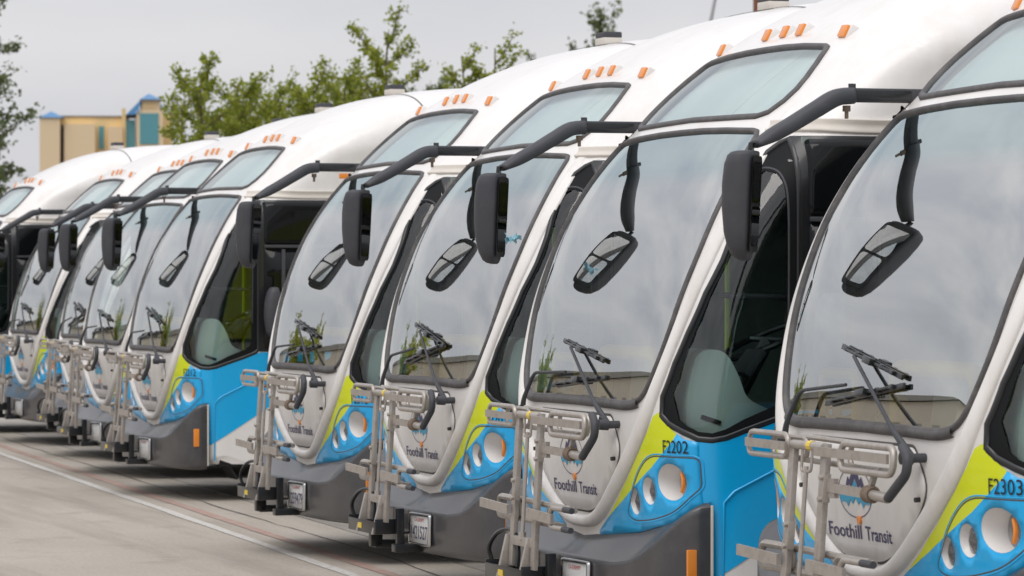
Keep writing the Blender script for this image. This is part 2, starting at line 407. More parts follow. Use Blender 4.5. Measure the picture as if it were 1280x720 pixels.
# split line between front skin and flanks, x as a function of height
DWU = np.array([(.435, 2.03), (.475, 2.14), (.528, 2.25), (.575, 2.325), (.63, 2.385), (.68, 2.425), (.715, 2.444)])
_wu = side0(DWU)[:, 0]-.022
def x_split(z): return np.interp(z, [0, 1.05, 1.17, 1.22, 1.446, 1.583, 1.764, 1.91]+list(DWU[:, 1])+[2.52, 2.6], [1.25, 1.25, 1.02, 1.0, 1.065, 1.11, 1.15, 1.175]+list(np.minimum(_wu, 1.2))+[1.2, 1.2])
s_top = ss[int(np.argmax(PY > 12.70))]
s_lo = float(s_of(0, .56)[0])
sl = np.concatenate([np.arange(s_lo, 4.6, .05), np.arange(4.6, s_top, .25), [s_top]])
def phis_at(s):
    x = 1.2
    if s < 3.0:
        for _ in range(6):
            z = surf(s, phi_of(x))[2]; x = float(x_split(z))
    return float(phi_of(x))
edge = np.array([(phis_at(s), s) for s in sl])
outl = np.vstack([edge, (edge*[-1, 1])[::-1]])
holes = [to_shell(seglen(inset(WS, .018), .05)), to_shell(seglen(inset(UW, .016), .05))]
for sg in (1, -1):
    for cx, cz, a, b in LAMPS: holes.append(to_shell(ellipse(cx*sg, cz, a, b)))
gx = np.arange(-1.2, 1.2, .055)
add('front_and_roof_shell', patch('shell', outl, shell, 'white', sp=(.055, .055), grid=(gx, np.concatenate([np.arange(s_lo, 4.6, .055), np.arange(4.6, s_top, .25)])), holes=holes, spb=np.array([.055, .3])))

# flanks
edge3 = surf(edge[:, 1], edge[:, 0])          # boundary of the shell in 3-D
DW = round_poly([(.150, 1.20), (.20, 1.12), (.30, 1.084), (.45, 1.122), (.70, 1.212), (.70, 2.448), (.735, 2.448)], 0)  # placeholder, replaced below
DWF = [(1.035, 1.185), (1.03, 1.27), (1.085, 1.42), (1.135, 1.56), (1.18, 1.74), (1.208, 1.89)]      # front edge in (x, z)
dwf = front0(np.array(DWF))[:, 1:]
DW = np.vstack([[(.715, 1.235), (.69, 1.208), (.60, 1.172), (.45, 1.122), (.36, 1.09), (.30, 1.080), (.245, 1.085), (.195, 1.115), (.160, 1.148)], dwf,
                [(.435, 2.03), (.475, 2.14), (.528, 2.25), (.575, 2.325), (.63, 2.385), (.68, 2.425), (.715, 2.444)]])
def arch(cy, r=.56, z0=.30, cz=.50):
    a0 = math.asin((z0-cz)/r); return [(cy+r*math.cos(a), cz+r*math.sin(a)) for a in np.linspace(math.pi-a0, a0, 13)]
side_ol = np.vstack([edge3[:, 1:], [(12.60, .30)], np.array(arch(9.6))[::-1], np.array(arch(2.75))[::-1], [(.262, .30)]])
sgx = np.concatenate([np.arange(.1, 2.2, .03), np.arange(2.2, 3.0, .1), np.arange(3.0, 12.7, .4)])
sgz = np.concatenate([np.arange(.3, 2.4, .07), np.arange(2.4, 3.0, .018), np.arange(3.0, 3.5, .07)])
for sg, ch in ((1, sideL), (-1, sideR)):
    add('side_wall', patch('side_wall', side_ol, ch, 'white', sp=(.03, .03), grid=(sgx, sgz), holes=[DW], spb=np.array([.4, .4])))
ub = MB().box((0, 6.5, .31), (2.5, 12.2, .05)); add('underbody', ub.mesh('underbody', 'under'))

# livery
Uo = [(.0, .612), (.13, .618), (.26, .640), (.386, .683), (.538, .773), (.698, .887), (.845, 1.017), (.924, 1.105), (.975, 1.18)]
ZIN = lambda x: np.interp(np.abs(x), [0, .4, .78, 1.08, 1.274], [.585, .625, .660, .716, .805])
for sg in (1, -1):
    S = np.array([sg, 1])
    lime = np.array([(.386, .683), (.538, .773), (.698, .887), (.845, 1.017), (.924, 1.105), (.975, 1.18), (1.02, 1.20), (1.04, 1.168), (1.10, 1.135), (1.15, 1.105), (1.13, 1.078), (1.04, 1.005), (.954, .946), (.80, .868), (.618, .781)])
    blue = np.array([(.386, .683), (.618, .781), (.80, .868), (.954, .946), (1.04, 1.005), (1.13, 1.078), (1.15, 1.105), (1.19, 1.082), (1.25, 1.072)]+[(1.25, z) for z in np.arange(1.03, .79, -.05)]+[(x, float(ZIN(x))-.018) for x in np.arange(1.25, .2, -.05)]+[(.26, .620)])
    hl = [ellipse(cx*sg, cz, a+.001, b+.001) for cx, cz, a, b in LAMPS]
    add('lime_stripe', patch('lime_stripe', lime*S, front, 'lime', sp=.035, off=.005, holes=[]), None)
    ip = add('headlight_panel', patch('headlight_panel', blue*S, front, 'blue', sp=.035, off=.005, holes=hl, thick=.004))
    pod = round_poly([(1.252, 1.0), (1.252, .865), (1.12, .752), (.92, .705), (.74, .692), (.655, .715), (.80, .90), (.93, 1.0)], [.03, .03, .12, .1, .06, .05, .1, .09])*S
    add('panel_seam', strip('panel_seam', pod, front, 'seam', [(-.003, .0054), (0, .0064), (.003, .0054)], True, .03), ip)
    add('panel_bead', strip('panel_bead', inset(pod, -.009), front, 'blue', [(-.003, .0058), (0, .0085), (.003, .0058)], True, .03), ip)
    for k, (cx, cz, a, b) in enumerate(LAMPS):
        e = ellipse(cx*sg, cz, a, b); P, _ = front(e, .004); n = len(P); dep = .10 if k == 0 else .075
        y1 = P[:, 1].max()+(.012 if k else .03)
        Q = P.copy(); Q[:, 1] = y1; Q[:, 0] = cx*sg+(Q[:, 0]-cx*sg)*.80; Q[:, 2] = cz+(Q[:, 2]-cz)*.80
        mid = P*.55+Q*.45; mid[:, 0] += (P[:, 0]-cx*sg)*.06; mid[:, 2] += (P[:, 2]-cz)*.06
        V = np.vstack([P, mid, Q]); F = []
        for j in range(2):
            for i in range(n):
                i2 = (i+1) % n; F.append((j*n+i, j*n+i2, (j+1)*n+i2, (j+1)*n+i))
        hi_ = add('headlight', mk('headlight', V, F, 'cup'), ip)
        V = np.vstack([Q+[0, -.002, 0], [(cx*sg, y1-.022, cz)]]); F = [(i, (i+1) % n, n) for i in range(n)]
        # third level is the last one: lens belongs to the panel beside its cup
        add('headlight_lens', mk('headlight_lens', V, F, 'lens'), ip)
        if k == 0:
            tb = MB().tube([(cx*sg+sg*.062*math.cos(t), y1-.035+.0*t, cz+.062*math.sin(t)) for t in np.linspace(-.75, .75, 9)], .010, 6)
            add('turn_signal', tb.mesh('turn_signal', 'orange', smooth=True), ip)
    sb = np.array([(.243, 1.085), (.243, .98), (.247, .90), (.258, .80)]+[(.282, .79), (.282, .50), (.282, .436), (.35, .478), (.64, .66), (1.0, .89), (1.42, 1.16), (1.50, 1.21), (.73, 1.21), (.69, 1.196), (.60, 1.16), (.45, 1.11), (.36, 1.078), (.30, 1.068)])
    ch = sideL if sg == 1 else sideR
    add('blue_side_panel', patch('blue_side_panel', sb, ch, 'blue', sp=.03, off=.0035))
    add('flare_crease', strip('flare_crease', [(.352, .33), (.352, .80), (.40, .85), (.642, .965), (1.1, 1.09)], ch, 'blue', [(-.006, .004), (0, .013), (.006, .004)]))

# moulding that loops from the chin up both windshield pillars
Uc = [(.0, .652), (.12, .657), (.235, .682), (.36, .735), (.49, .810), (.64, .912), (.765, 1.015), (.86, 1.115), (.93, 1.225), (.995, 1.36), (1.045, 1.50), (1.085, 1.64), (1.113, 1.80), (1.13, 1.98), (1.125, 2.15), (1.105, 2.30), (1.07, 2.43), (1.035, 2.54), (1.01, 2.64)]
Uw = [.062, .064, .068, .074, .08, .088, .096, .098, .088, .078, .074, .08, .09, .10, .10, .095, .085, .07, .03]
Uh = [.034, .034, .034, .034, .034, .033, .031, .029, .026, .024, .022, .02, .018, .016, .014, .012, .008, .004, -.002]
uc = catmull(Uc, 6); ui = np.linspace(0, len(Uc)-1, len(uc)); uw = np.interp(ui, range(len(Uc)), Uw); uh = np.interp(ui, range(len(Uc)), Uh)
uc = np.vstack([(uc*[-1, 1])[::-1], uc[1:]]); uw = np.concatenate([uw[::-1], uw[1:]]); uh = np.concatenate([uh[::-1], uh[1:]])
P, N = front(uc); T = np.gradient(P, axis=0); T /= np.linalg.norm(T, axis=1, keepdims=True); L = np.cross(N, T); K = 11
V = []; F = []; n = len(P)
for j in range(K):
    a = math.pi*j/(K-1); la = -math.cos(a); h = math.sin(a)**.75
    V.append(P+L*(la*uw/2)[:, None]+N*((uh+.006)*h-.006)[:, None])
V = np.concatenate(V)
for j in range(K-1):
    for i in range(n-1): F.append((j*n+i, (j+1)*n+i, (j+1)*n+i+1, j*n+i+1))
me = mk('nose', V, [f[::-1] for f in F], 'band'); add('nose_moulding', me)

# access hatch with emblem and lettering
HT = round_poly([(-.52, 1.165), (-.635, 1.02), (-.55, .915), (-.43, .818), (-.30, .746), (-.16, .706), (.16, .706), (.30, .746), (.43, .818), (.55, .915), (.635, 1.02), (.52, 1.165)], [.03, .08, .05, .05, .05, .05, .05, .05, .05, .05, .08, .03])
ih = add('access_hatch', patch('access_hatch', HT, front, 'hatch', sp=.06, off=.010, thick=.012))
add('hatch_seam', strip('hatch_seam', inset(HT, -.006), front, 'seam', [(-.006, .0015), (0, .0035), (.006, .0015)], True, .05), ih)
lg = (-.03, .968)
ring = ellipse(*lg, .165, .098, 48)
add('emblem_outline', strip('emblem_outline', ring, front, 'navy', [(-.0022, .0115), (.0022, .0115)], True, .03), ih)
def logo(pts): return np.array([(lg[0]+x*.165, lg[1]+y*.098) for x, y in pts])
add('emblem_peaks', patch('emblem_peaks', logo([(-.96, .0), (-.96, .22), (-.55, .22), (-.42, .62), (-.30, .48), (-.12, .93), (.0, .72), (.13, .93), (.3, .5), (.42, .66), (.62, .15), (.8, .18), (.8, .0), (.5, .0), (.36, .30), (.2, .2), (.0, .60), (-.2, .2), (-.34, .32), (-.5, .0)]), front, 'navy', sp=.05, off=.0125), ih)
add('emblem_ridge', patch('emblem_ridge', logo([(-.9, -.42), (-.55, -.42), (-.46, -.6), (-.3, -.3), (-.18, -.48), (0, -.22), (.18, -.48), (.3, -.3), (.46, -.6), (.55, -.42), (.9, -.42), (.97, -.06), (.5, -.06), (.36, .24), (.2, .12), (.0, .52), (-.2, .12), (-.34, .24), (-.5, -.06), (-.97, -.06)]), front, 'teal', sp=.05, off=.0125), ih)
add('lettering', text_mesh('lettering', 'Foothill', front, -.33, .005, .786, .055, 'navy', off=.0125, bold=.012), ih)
add('lettering', text_mesh('lettering', 'Transit', front, .045, .30, .786, .055, 'navy', off=.0125, bold=.012), ih)
add('reflector', MB().tube([front([(-.0, .862)], .008)[0][0], front([(-.0, .862)], .02)[0][0]], .017, 12).mesh('reflector', 'orange'), ih)
for x in (.575, -.575):
    add('latch', MB().tube([front([(x, .972)], .004)[0][0], front([(x, .972)], .03)[0][0]], .010, 10).mesh('latch', 'black'), ih)

# windshield and sign window
iw = add('windshield', patch('windshield', seglen(inset(WS, .012), .05), front, 'windshield', sp=.05, off=-.002))
add('rubber_gasket', strip('rubber_gasket', inset(WS, .012), front, 'rubber', half_round(.029, .015), True, .03), iw)
sill = strip('lower_gasket', WSH[(WSH[:, 1] < 1.24)][::-1].tolist()+[(-x, z) for x, z in WSH[(WSH[:, 1] < 1.24)][1:]], front, 'rubber', half_round(.044, .019), False, .04)
add('lower_gasket', sill, iw)
iu = add('sign_window', patch('sign_window', seglen(inset(UW, .010), .05), front, 'signglass', sp=.05, off=-.001))
add('rubber_gasket', strip('rubber_gasket', inset(UW, .010), front, 'rubber', half_round(.036, .014), True, .03), iu)
add('blind', patch('blind', seglen(inset(UW, -.02), .08), front, 'blind', sp=.08, off=-.05), iu)
add('blind_fold', strip('blind_fold', [(.3, 2.60), (.42, 2.92)], front, 'seam', [(-.002, -.046), (.002, -.046)]), iu)

# bumper
yb = .0
def bump_pt(x, inset_=0.0): return yb+inset_+dx_(x, .285, 2.7, 1.31)
xs = np.concatenate([1.31*np.sin(np.linspace(-1.5, 1.5, 61))**1])
ZK = lambda x: np.interp(np.abs(x), [0, .70, .86, 1.0, 1.12, 1.22, 1.31], [.500, .502, .520, .560, .630, .705, .785])
rows = []
for x in xs:
    y0 = float(bump_pt(x)); zk = float(ZK(x)); a = min(abs(x), 1.245)*np.sign(x); zi = float(ZIN(a)); pi_ = front0([(a, zi)])[0]
    ny = 1.0
    dn = np.array([-np.sign(x)*abs(float(dx_(abs(x)+.004, .285, 2.7, 1.31)-dx_(abs(x)-.004, .285, 2.7, 1.31)))/.008 if abs(x) < 1.3 else -np.sign(x)*4, 1.0]); dn /= np.linalg.norm(dn)
    def ip_(d, z): return (x+dn[0]*d, y0+dn[1]*d, z)
    rows.append([ip_(.16, .262), ip_(.05, .255), ip_(.018, .268), ip_(.006, .30), ip_(.0, .38), ip_(.001, zk-.03), ip_(.002, zk-.007), ip_(.008, zk), ip_(.020, zk+.006),
                 tuple(np.array(ip_(.020, zk+.006))*.5+np.array(pi_)*.5+np.array((0, 0, .004))), (pi_[0], pi_[1]+.03, pi_[2]+.012)])
rows = [[(1.0*np.sign(r0[k][0])*abs(r0[k][0]), .282, r0[k][2]) for k in range(len(r0))] for r0 in rows[:1]]+rows+[[(r0[k][0], .282, r0[k][2]) for k in range(len(r0))] for r0 in rows[-1:]]
for r0 in (rows[0], rows[-1]):
    sgn = np.sign(r0[4][0])
    for k in range(len(r0)): r0[k] = (sgn*(1.302 if k > 1 else 1.2), .282, r0[k][2])
K = len(rows[0]); V = [p for r0 in rows for p in r0]; F = [(i*K+k, (i+1)*K+k, (i+1)*K+k+1, i*K+k+1) for i in range(len(rows)-1) for k in range(K-1)]
ib = add('front_bumper', mk('front_bumper', V, [f[::-1] for f in F], 'bumper'))
for sg in (1, -1):
    add('bumper_end_strip', MB().box((sg*1.300, .290, .54), (.016, .012, .50)).mesh('bumper_end_strip', 'cream', .003), ib)
    lm = MB().box((sg*1.296, .195, .520), (.022, .045, .145)); add('side_marker', lm.mesh('side_marker', 'orange', .005), ib)
    jx = .0
bch = lambda q, off=0.0: (lambda q: (np.stack([q[:, 0], bump_pt(q[:, 0])-np.asarray(off), q[:, 1]], 1), np.repeat([[0, -1.0, 0]], len(q), 0)))(np.atleast_2d(np.asarray(q, float)))
add('bumper_joint', strip('bumper_joint', [(-.30, .28), (-.30, .49)], bch, 'seam', [(-.004, .001), (0, .003), (.004, .001)]), ib)
add('bumper_joint', strip('bumper_joint', [(.02, .28), (.02, .49)], bch, 'seam', [(-.004, .001), (0, .003), (.004, .001)]), ib)
PCH = flat_chart((.30, float(bump_pt(.30))-.022, .395), (1, .06, 0), (0, .02, 1))
PLI = add('license_plate', patch('license_plate', round_poly([(-.155, -.078), (.155, -.078), (.155, .078), (-.155, .078)], .012), PCH, 'plate', sp=.5, thick=.006), ib)
add('plate_frame', strip('plate_frame', round_poly([(-.16, -.083), (.16, -.083), (.16, .083), (-.16, .083)], .012), PCH, 'chrome', [(-.009, -.008), (-.007, .006), (.007, .006), (.009, -.008)], True, .1), ib)

# clearance lamps
for x, z in ((-.80, 2.950), (-.22, 2.992), (0, 2.996), (.22, 2.992), (.80, 2.950)):
    P, N = front([(x, z)], .008); P1, _ = front([(x, z+.01)], .008); sd_ = N[0][0]; T = np.array((0, .44, .90)); Nl = np.array((sd_*.8, -.90, .44)); Nl /= np.linalg.norm(Nl); u = np.cross(T, Nl); T = np.cross(Nl, u); Rm = np.stack([u, T, Nl], 1)
    k = add('lamp_base', MB().box(P[0]-Nl*.022, (.096, .084, .060), Rm).mesh('lamp_base', 'white', .012))
    add('clearance_lamp', MB().box(P[0]+Nl*.012, (.070, .062, .018), Rm).mesh('clearance_lamp', 'orange', .006), k)

# flank windows, gutter, cowl
for sg, ch in ((1, sideL), (-1, sideR)):
    idw = add('driver_window' if sg == 1 else 'door_window', patch('driver_window', DW, ch, 'sideglass', sp=.045, off=-.004, spb=np.array([.05, .05])))
    add('window_gasket', strip('window_gasket', DW, ch, 'black', half_round(.030, .008), True, .05), idw)
    # printed black border with an arched clear opening
    hole = np.vstack([[(.655, 1.30), (.640, 1.262), (.60, 1.235), (.45, 1.175), (.36, 1.130), (.30, 1.112), (.245, 1.118), (.205, 1.145), (.185, 1.17)], dwf[1:]+[.022, .012], [(.45, 2.03), (.487, 2.13), (.525, 2.22), (.558, 2.275), (.595, 2.298), (.628, 2.285), (.648, 2.235), (.655, 2.15)]])
    add('black_border', patch('black_border', DW, ch, 'frit', sp=.04, off=-.001, holes=[hole], spb=np.array([.04, .04])), idw)
    add('inner_arch_line', strip('inner_arch_line', catmull([(.662, 1.45), (.662, 2.15), (.654, 2.24), (.632, 2.295), (.595, 2.31), (.55, 2.285)], 5), ch, 'plastic', [(-.005, 0), (0, .003), (.005, 0)], False, .04), idw)
    WGX = np.concatenate([np.arange(.735, 1.3, .03), np.arange(1.3, 12.3, .5)]); WGZ = np.concatenate([np.arange(1.25, 2.1, .2), np.arange(2.1, 2.45, .03)])
    bandp = np.array([(.72, 1.216), (12.3, 1.216), (12.3, 2.452), (.72, 2.452)])
    ibp = add('window_band', patch('window_band', bandp, ch, 'black', sp=.03, off=.005, grid=(WGX, WGZ), spb=np.array([.03, .03])))
    yw = .76
    while yw < 12.0:
        y1 = min(yw+1.36, 12.25)
        g1 = add('transom_window', patch('transom_window', round_poly([(yw, 2.09), (y1, 2.09), (y1, 2.435), (yw, 2.435)], .03), ch, 'blackglass', sp=.03, grid=(WGX, WGZ), off=.010, thick=.005), ibp)
        g2 = add('sliding_window', patch('sliding_window', round_poly([(yw, 1.24), (y1, 1.24), (y1, 2.06), (yw, 2.06)], .03), ch, 'blackglass', sp=.03, grid=(WGX, WGZ), off=.010, thick=.005), ibp)
        add('window_rail', MB().box((sg*1.309, (yw+y1)/2, 2.075), (.014, y1-yw, .022)).mesh('window_rail', 'plastic', .003), ibp)
        add('window_post', MB().box((sg*1.309, yw+.16, 1.65), (.012, .03, .80)).mesh('window_post', 'plastic', .003), ibp)
        yw = y1+.045
    gpath = [(y, 2.497) for y in np.concatenate([np.arange(.69, 1.6, .05), np.arange(1.6, 12.3, .4)])]
    gprof = [(-.034, -.004), (-.034, .016), (-.026, .020), (-.012, .012), (.012, .012), (.024, .022), (.031, .022), (.033, -.004)]
    add('gutter', strip('gutter', gpath if sg == 1 else gpath, ch, 'cream', gprof if sg == 1 else [(-a, b) for a, b in gprof][::-1], False, .5))
    # small amber lamp high on the flank
    k = add('flank_marker', MB().box((sg*1.262, 1.456, 2.654), (.035, .125, .052)).mesh('flank_marker', 'orange', .006))
    add('marker_socket', MB().box((sg*1.262, 1.456, 2.715), (.03, .04, .05)).mesh('marker_socket', 'plastic', .004), k)
    if sg == 1:
        add('wall_vent', MB().box((1.25, .80, 2.34), (.004, .01, .01)).mesh('wall_vent', 'black'), idw)
sc = flat_chart((-1.32, 0, 0), (0, -1, 0), (0, 0, 1))
add('side_banner', patch('side_banner', [(-4.6, 1.25), (-1.5, 1.25), (-1.5, 2.46), (-4.6, 2.46)], sc, 'white', sp=2, off=.0))
add('side_lime_panel', patch('side_lime_panel', [(-4.6, 1.25), (-1.5, 1.25), (-1.5, 2.0), (-2.3, 2.16), (-2.9, 2.37), (-3.6, 2.44), (-4.6, 2.45)], sc, 'lime', sp=2, off=.004))
s_seam = float(ss[int(np.argmax(PY > 2.12))])
add('roof_seam', strip('roof_seam', [(p, s_seam) for p in np.linspace(-1.1, 1.1, 30)], shell, 'seam', [(-.006, .001), (0, .004), (.006, .001)], False, .1))
rb = MB().box((0, 2.24, 3.412), (.20, .13, .05)); k = add('roof_unit', rb.mesh('roof_unit', 'cream', .01))
add('roof_unit_cover', MB().box((0, 2.24, 3.452), (.20, .125, .045)).mesh('roof_unit_cover', 'plastic', .012), k)

# wipers
def fp(x, z, o=.0): return front([(x, z)], o)[0][0]
WIPERS = []
def wiper(kx, kz, arm, blade, head):
    kp = fp(kx, kz); kn = np.array((0, -1, 0.0))
    i0 = add('wiper', MB().tube([kp+(0, .03, 0), kp-(0, .055, 0)], [.018, .018], 12).tube([kp-(0, .055, 0), kp-(0, .10, 0)], [.027, .024], 14).mesh('wiper', 'plastic', smooth=True))
    WIPERS.append((i0, tuple(kp)))
    a = [np.array(p) for p in arm]
    b = MB().tube(rounded([kp-(0, .05, 0)]+a, .05), np.linspace(.014, .0075, len(rounded([kp-(0, .05, 0)]+a, .05))), 8)
    b.bar(kp-(0, .055, 0), kp-(0, .055, 0)+(a[0]-kp)*.30, .030, .022)
    add('wiper_arm', b.mesh('wiper_arm', 'plastic', smooth=True), i0)
    p, q = (np.array(v) for v in blade); nn = np.array((0, -.95, .25)); l = q-p
    bl = MB().bar(p, q, .022, .012, up=nn).bar(p+nn*.016+l*.12, q+nn*.016-l*.12, .010, .010, up=nn).bar(p+l*.46+nn*.02, p+l*.58+nn*.02, .028, .03, up=nn)
    for t in (.12, .3, .7, .88): bl.bar(p+l*(t-.02)+nn*.01, p+l*(t+.02)+nn*.01, .018, .022, up=nn)
    add('wiper_blade', bl.mesh('wiper_blade', 'black', .002), i0)
wiper(.61, 1.130, [fp(.45, 1.22, .06), fp(-.087, 1.493, .035)], [fp(-.267, 1.533, .014), fp(.372, 1.425, .014)], None)
wiper(-.70, 1.15, [fp(-.66, 1.21, .06), fp(-.56, 1.345, .05), fp(-.119, 1.381, .035)], [fp(-.344, 1.305, .014), fp(.399, 1.395, .014)], None)

# kerb-side mirror on its boom
def loft(levels, m_, name, seg=20, flat_rear=True, xc=0):
    V = []; F = []
    for z, yf, yr, hw in levels:
        for k in range(seg):
            a = 2*math.pi*k/seg; c, s_ = math.cos(a), math.sin(a)
            x = hw*np.sign(c)*abs(c)**.75; ym = (yf+yr)/2; h = (yr-yf)/2
            e = .35 if s_ > 0 else .8
            y = ym+h*np.sign(s_)*abs(s_)**e; V.append((xc+x, y, z))
    n = len(levels)
    for i in range(n-1):
        for k in range(seg): F.append((i*seg+k, i*seg+(k+1) % seg, (i+1)*seg+(k+1) % seg, (i+1)*seg+k))
    F += [tuple(range(seg))[::-1], tuple((n-1)*seg+k for k in range(seg))]
    me = mk(name, V, F, m_); b = bmesh.new(); b.from_mesh(me); bmesh.ops.recalc_face_normals(b, faces=b.faces); b.to_mesh(me); b.free()
    me.set_sharp_from_angle(angle=R(50)); return me
xc = -1.0
def yaw(me, ang=R(33), c=(-1.0, .0)):
    ca, sa = math.cos(-ang), math.sin(-ang)
    for v in me.vertices:
        x, y = v.co.x-c[0], v.co.y-c[1]; v.co.x = c[0]+x*ca-y*sa; v.co.y = c[1]+x*sa+y*ca
    me.update(); return me
bo = MB(); 
bo.box((xc-.02, .66, 2.575), (.085, .44, .058))
boom = bo.mesh('mirror_boom', 'plastic', .014)
im = add('mirror_boom', boom)
dr = MB().box((xc+.024, .60, 2.574), (.006, .26, .04)); add('boom_inlay', dr.mesh('boom_inlay', 'black', .004), im)
ap = catmull([(xc, .47, 2.572), (xc, .40, 2.563), (xc, .31, 2.514), (xc, .20, 2.450), (xc, .10, 2.396), (xc, .035, 2.362)], 6)
V = []; F = []; n = len(ap); T = np.gradient(ap, axis=0); T /= np.linalg.norm(T, axis=1, keepdims=True); sg_ = 14
for i in range(n):
    t = i/(n-1); u = np.array((1, 0, 0)); v = np.cross(T[i], u); hh = np.interp(t, [0, .3, .75, 1], [.036, .036, .031, .016]); ww = np.interp(t, [0, 1], [.048, .055])
    for k in range(sg_):
        a = 2*math.pi*k/sg_; c, s_ = math.cos(a), math.sin(a); V.append(ap[i]+u*ww*np.sign(c)*abs(c)**.7+v*hh*np.sign(s_)*abs(s_)**.7)
for i in range(n-1):
    for k in range(sg_): F.append((i*sg_+k, i*sg_+(k+1) % sg_, (i+1)*sg_+(k+1) % sg_, (i+1)*sg_+k))
F += [tuple(range(sg_))[::-1], tuple((n-1)*sg_+k for k in range(sg_))]
add('mirror_arm', mk('mirror_arm', V, F, 'plastic'), im)
add('pivot_bolt', MB().tube([(xc, .445, 2.53), (xc, .445, 2.505)], .017, 10).tube([(xc, .445, 2.505), (xc, .445, 2.475)], .009, 8).mesh('pivot_bolt', 'rust'), im)
add('bolt_cap', MB().tube([(xc, .47, 2.60), (xc, .47, 2.622)], .016, 10).mesh('bolt_cap', 'plastic'), im)
ihd = add('mirror_head', yaw(loft([(1.880, -.020, .004, .025), (1.886, -.042, .010, .05), (1.90, -.060, .014, .072), (1.94, -.080, .021, .09), (2.0, -.094, .027, .099), (2.10, -.102, .032, .104), (2.2, -.101, .037, .106), (2.28, -.092, .041, .105), (2.318, -.078, .043, .102), (2.331, -.062, .043, .095), (2.336, -.04, .04, .08)], 'plastic', 'mirror_head', 22, True, xc)), None)
SPEC[ihd] = ('mirror_head', SPEC[ihd][1], im, None)
mg = flat_chart((xc, .0415, 2.115), (-1, 0, 0), (0, .085, 1))
add('mirror_glass', yaw(patch('mirror_glass', round_poly([(-.082, .02), (.082, .02), (.085, .19), (-.085, .19)], .02), flat_chart((xc, .0365, 2.10), (-1, 0, 0), (0, .05, 1)), 'mirrorglass', sp=.5)), im)
add('mirror_glass', yaw(patch('mirror_glass', round_poly([(-.068, -.16), (.068, -.16), (.08, .005), (-.08, .005)], .03), flat_chart((xc, .0365, 2.10), (-1, 0, 0), (0, .05, 1)), 'mirrorglass', sp=.5)), im)
add('mirror_recess', yaw(patch('mirror_recess', round_poly([(-.085, -.185), (.085, -.185), (.096, .0), (.096, .215), (-.096, .215), (-.096, .0)], .03), flat_chart((xc, .0345, 2.10), (-1, 0, 0), (0, .05, 1)), 'black', sp=.5)), im)
add('mirror_pin', MB().tube([(xc, .02, 2.37), (xc, .015, 2.325)], .014, 8).mesh('mirror_pin', 'black'), im)

# driver-side mirror on a stalk
k = add('mirror_stalk', MB().tube(rounded([(1.29, .86, 1.12), (1.40, .85, 1.12), (1.46, .83, 1.18), (1.47, .82, 1.40)], .05), .022, 10).mesh('mirror_stalk', 'plastic', smooth=True))
add('mirror_head', loft([(1.335, .79, .80, .03), (1.345, .76, .82, .06), (1.38, .735, .838, .075), (1.5, .72, .85, .085), (1.62, .725, .848, .085), (1.70, .745, .842, .075), (1.735, .765, .83, .06), (1.742, .78, .82, .04)], 'plastic', 'mirror_head', 20, True, 1.47), k)
add('mirror_glass', patch('mirror_glass', round_poly([(-.065, -.15), (.065, -.15), (.065, .15), (-.065, .15)], .03), flat_chart((1.47, .853, 1.54), (-1, 0, 0), (0, 0, 1)), 'mirrorglass', sp=.5), k)

# cab interior
ii = add('cab_interior', MB().box((0, 1.6, .72), (2.46, 2.7, .04)).box((0, 3.0, 1.7), (2.46, .04, 1.9)).box((0, 2.0, 2.42), (2.3, 2.0, .03)).box((-1.235, 1.85, 1.6), (.02, 2.2, 1.7)).box((1.235, 1.85, 1.6), (.02, 2.2, 1.7)).box((0, .27, .95), (2.0, .04, .55)).mesh('cab_interior', 'darkint'))
hump = [(.235, 1.0), (.245, 1.22), (.285, 1.44), (.32, 1.478), (.40, 1.482), (.445, 1.455), (.50, 1.36), (.535, 1.275), (.57, 1.245), (.66, 1.20), (.69, 1.16), (.69, 1.0)]
def extr(poly, x0, x1, m_, name, bevel):
    n = len(poly); V = [(x0, y, z) for y, z in poly]+[(x1, y, z) for y, z in poly]
    F = [tuple(range(n)), tuple(range(n, 2*n))[::-1]]+[(i, (i+1) % n, n+(i+1) % n, n+i) for i in range(n)]
    b = MB(); b.add(V, F); return b.mesh(name, m_, bevel)
hs = catmull(hump, 4).tolist()
add('instrument_console', extr(hs, .30, 1.10, 'dash', 'instrument_console', .02), ii)
add('console_vent', MB().box((1.102, .36, 1.165), (.012, .10, .022), Matrix.Rotation(R(-18), 3, 'X')).mesh('console_vent', 'black', .004), ii)
add('dashboard', extr(catmull([(.16, .95), (.14, 1.16), (.22, 1.235), (.42, 1.22), (.5, 1.1), (.5, .95)], 3).tolist(), -1.06, .32, 'midint', 'dashboard', .015), ii)
st = MB(); c0 = np.array((.62, .83, 1.52)); u = np.array((1, 0, 0)); v = np.array((0, .88, -.47)); v /= np.linalg.norm(v); v = np.array((0, .92, .39))
st.tube([c0+(u*math.cos(t)+v*math.sin(t))*.225 for t in np.linspace(0, 2*math.pi, 28, endpoint=False)], .016, 8, True)
st.tube([c0-u*.22, c0+u*.22], .014, 6).tube([c0, c0+(0, -.22, -.40)], .035, 8)
add('steering_wheel', st.mesh('steering_wheel', 'black', smooth=True), ii)
add('keypad', MB().box((.90, .62, 1.42), (.20, .03, .14), Matrix.Rotation(R(-40), 3, 'X')).tube([(.9, .62, 1.40), (.88, .56, 1.22)], .014, 6).mesh('keypad', 'plastic', .004), ii)
sb_ = MB().box((.62, 1.28, 1.22), (.5, .48, .12)).box((.62, 1.52, 1.62), (.48, .12, .75)).box((.62, 1.53, 2.08), (.28, .09, .18)).box((.62, 1.28, .95), (.3, .3, .42))
add('driver_seat', sb_.mesh('driver_seat', 'seat', .03), ii)
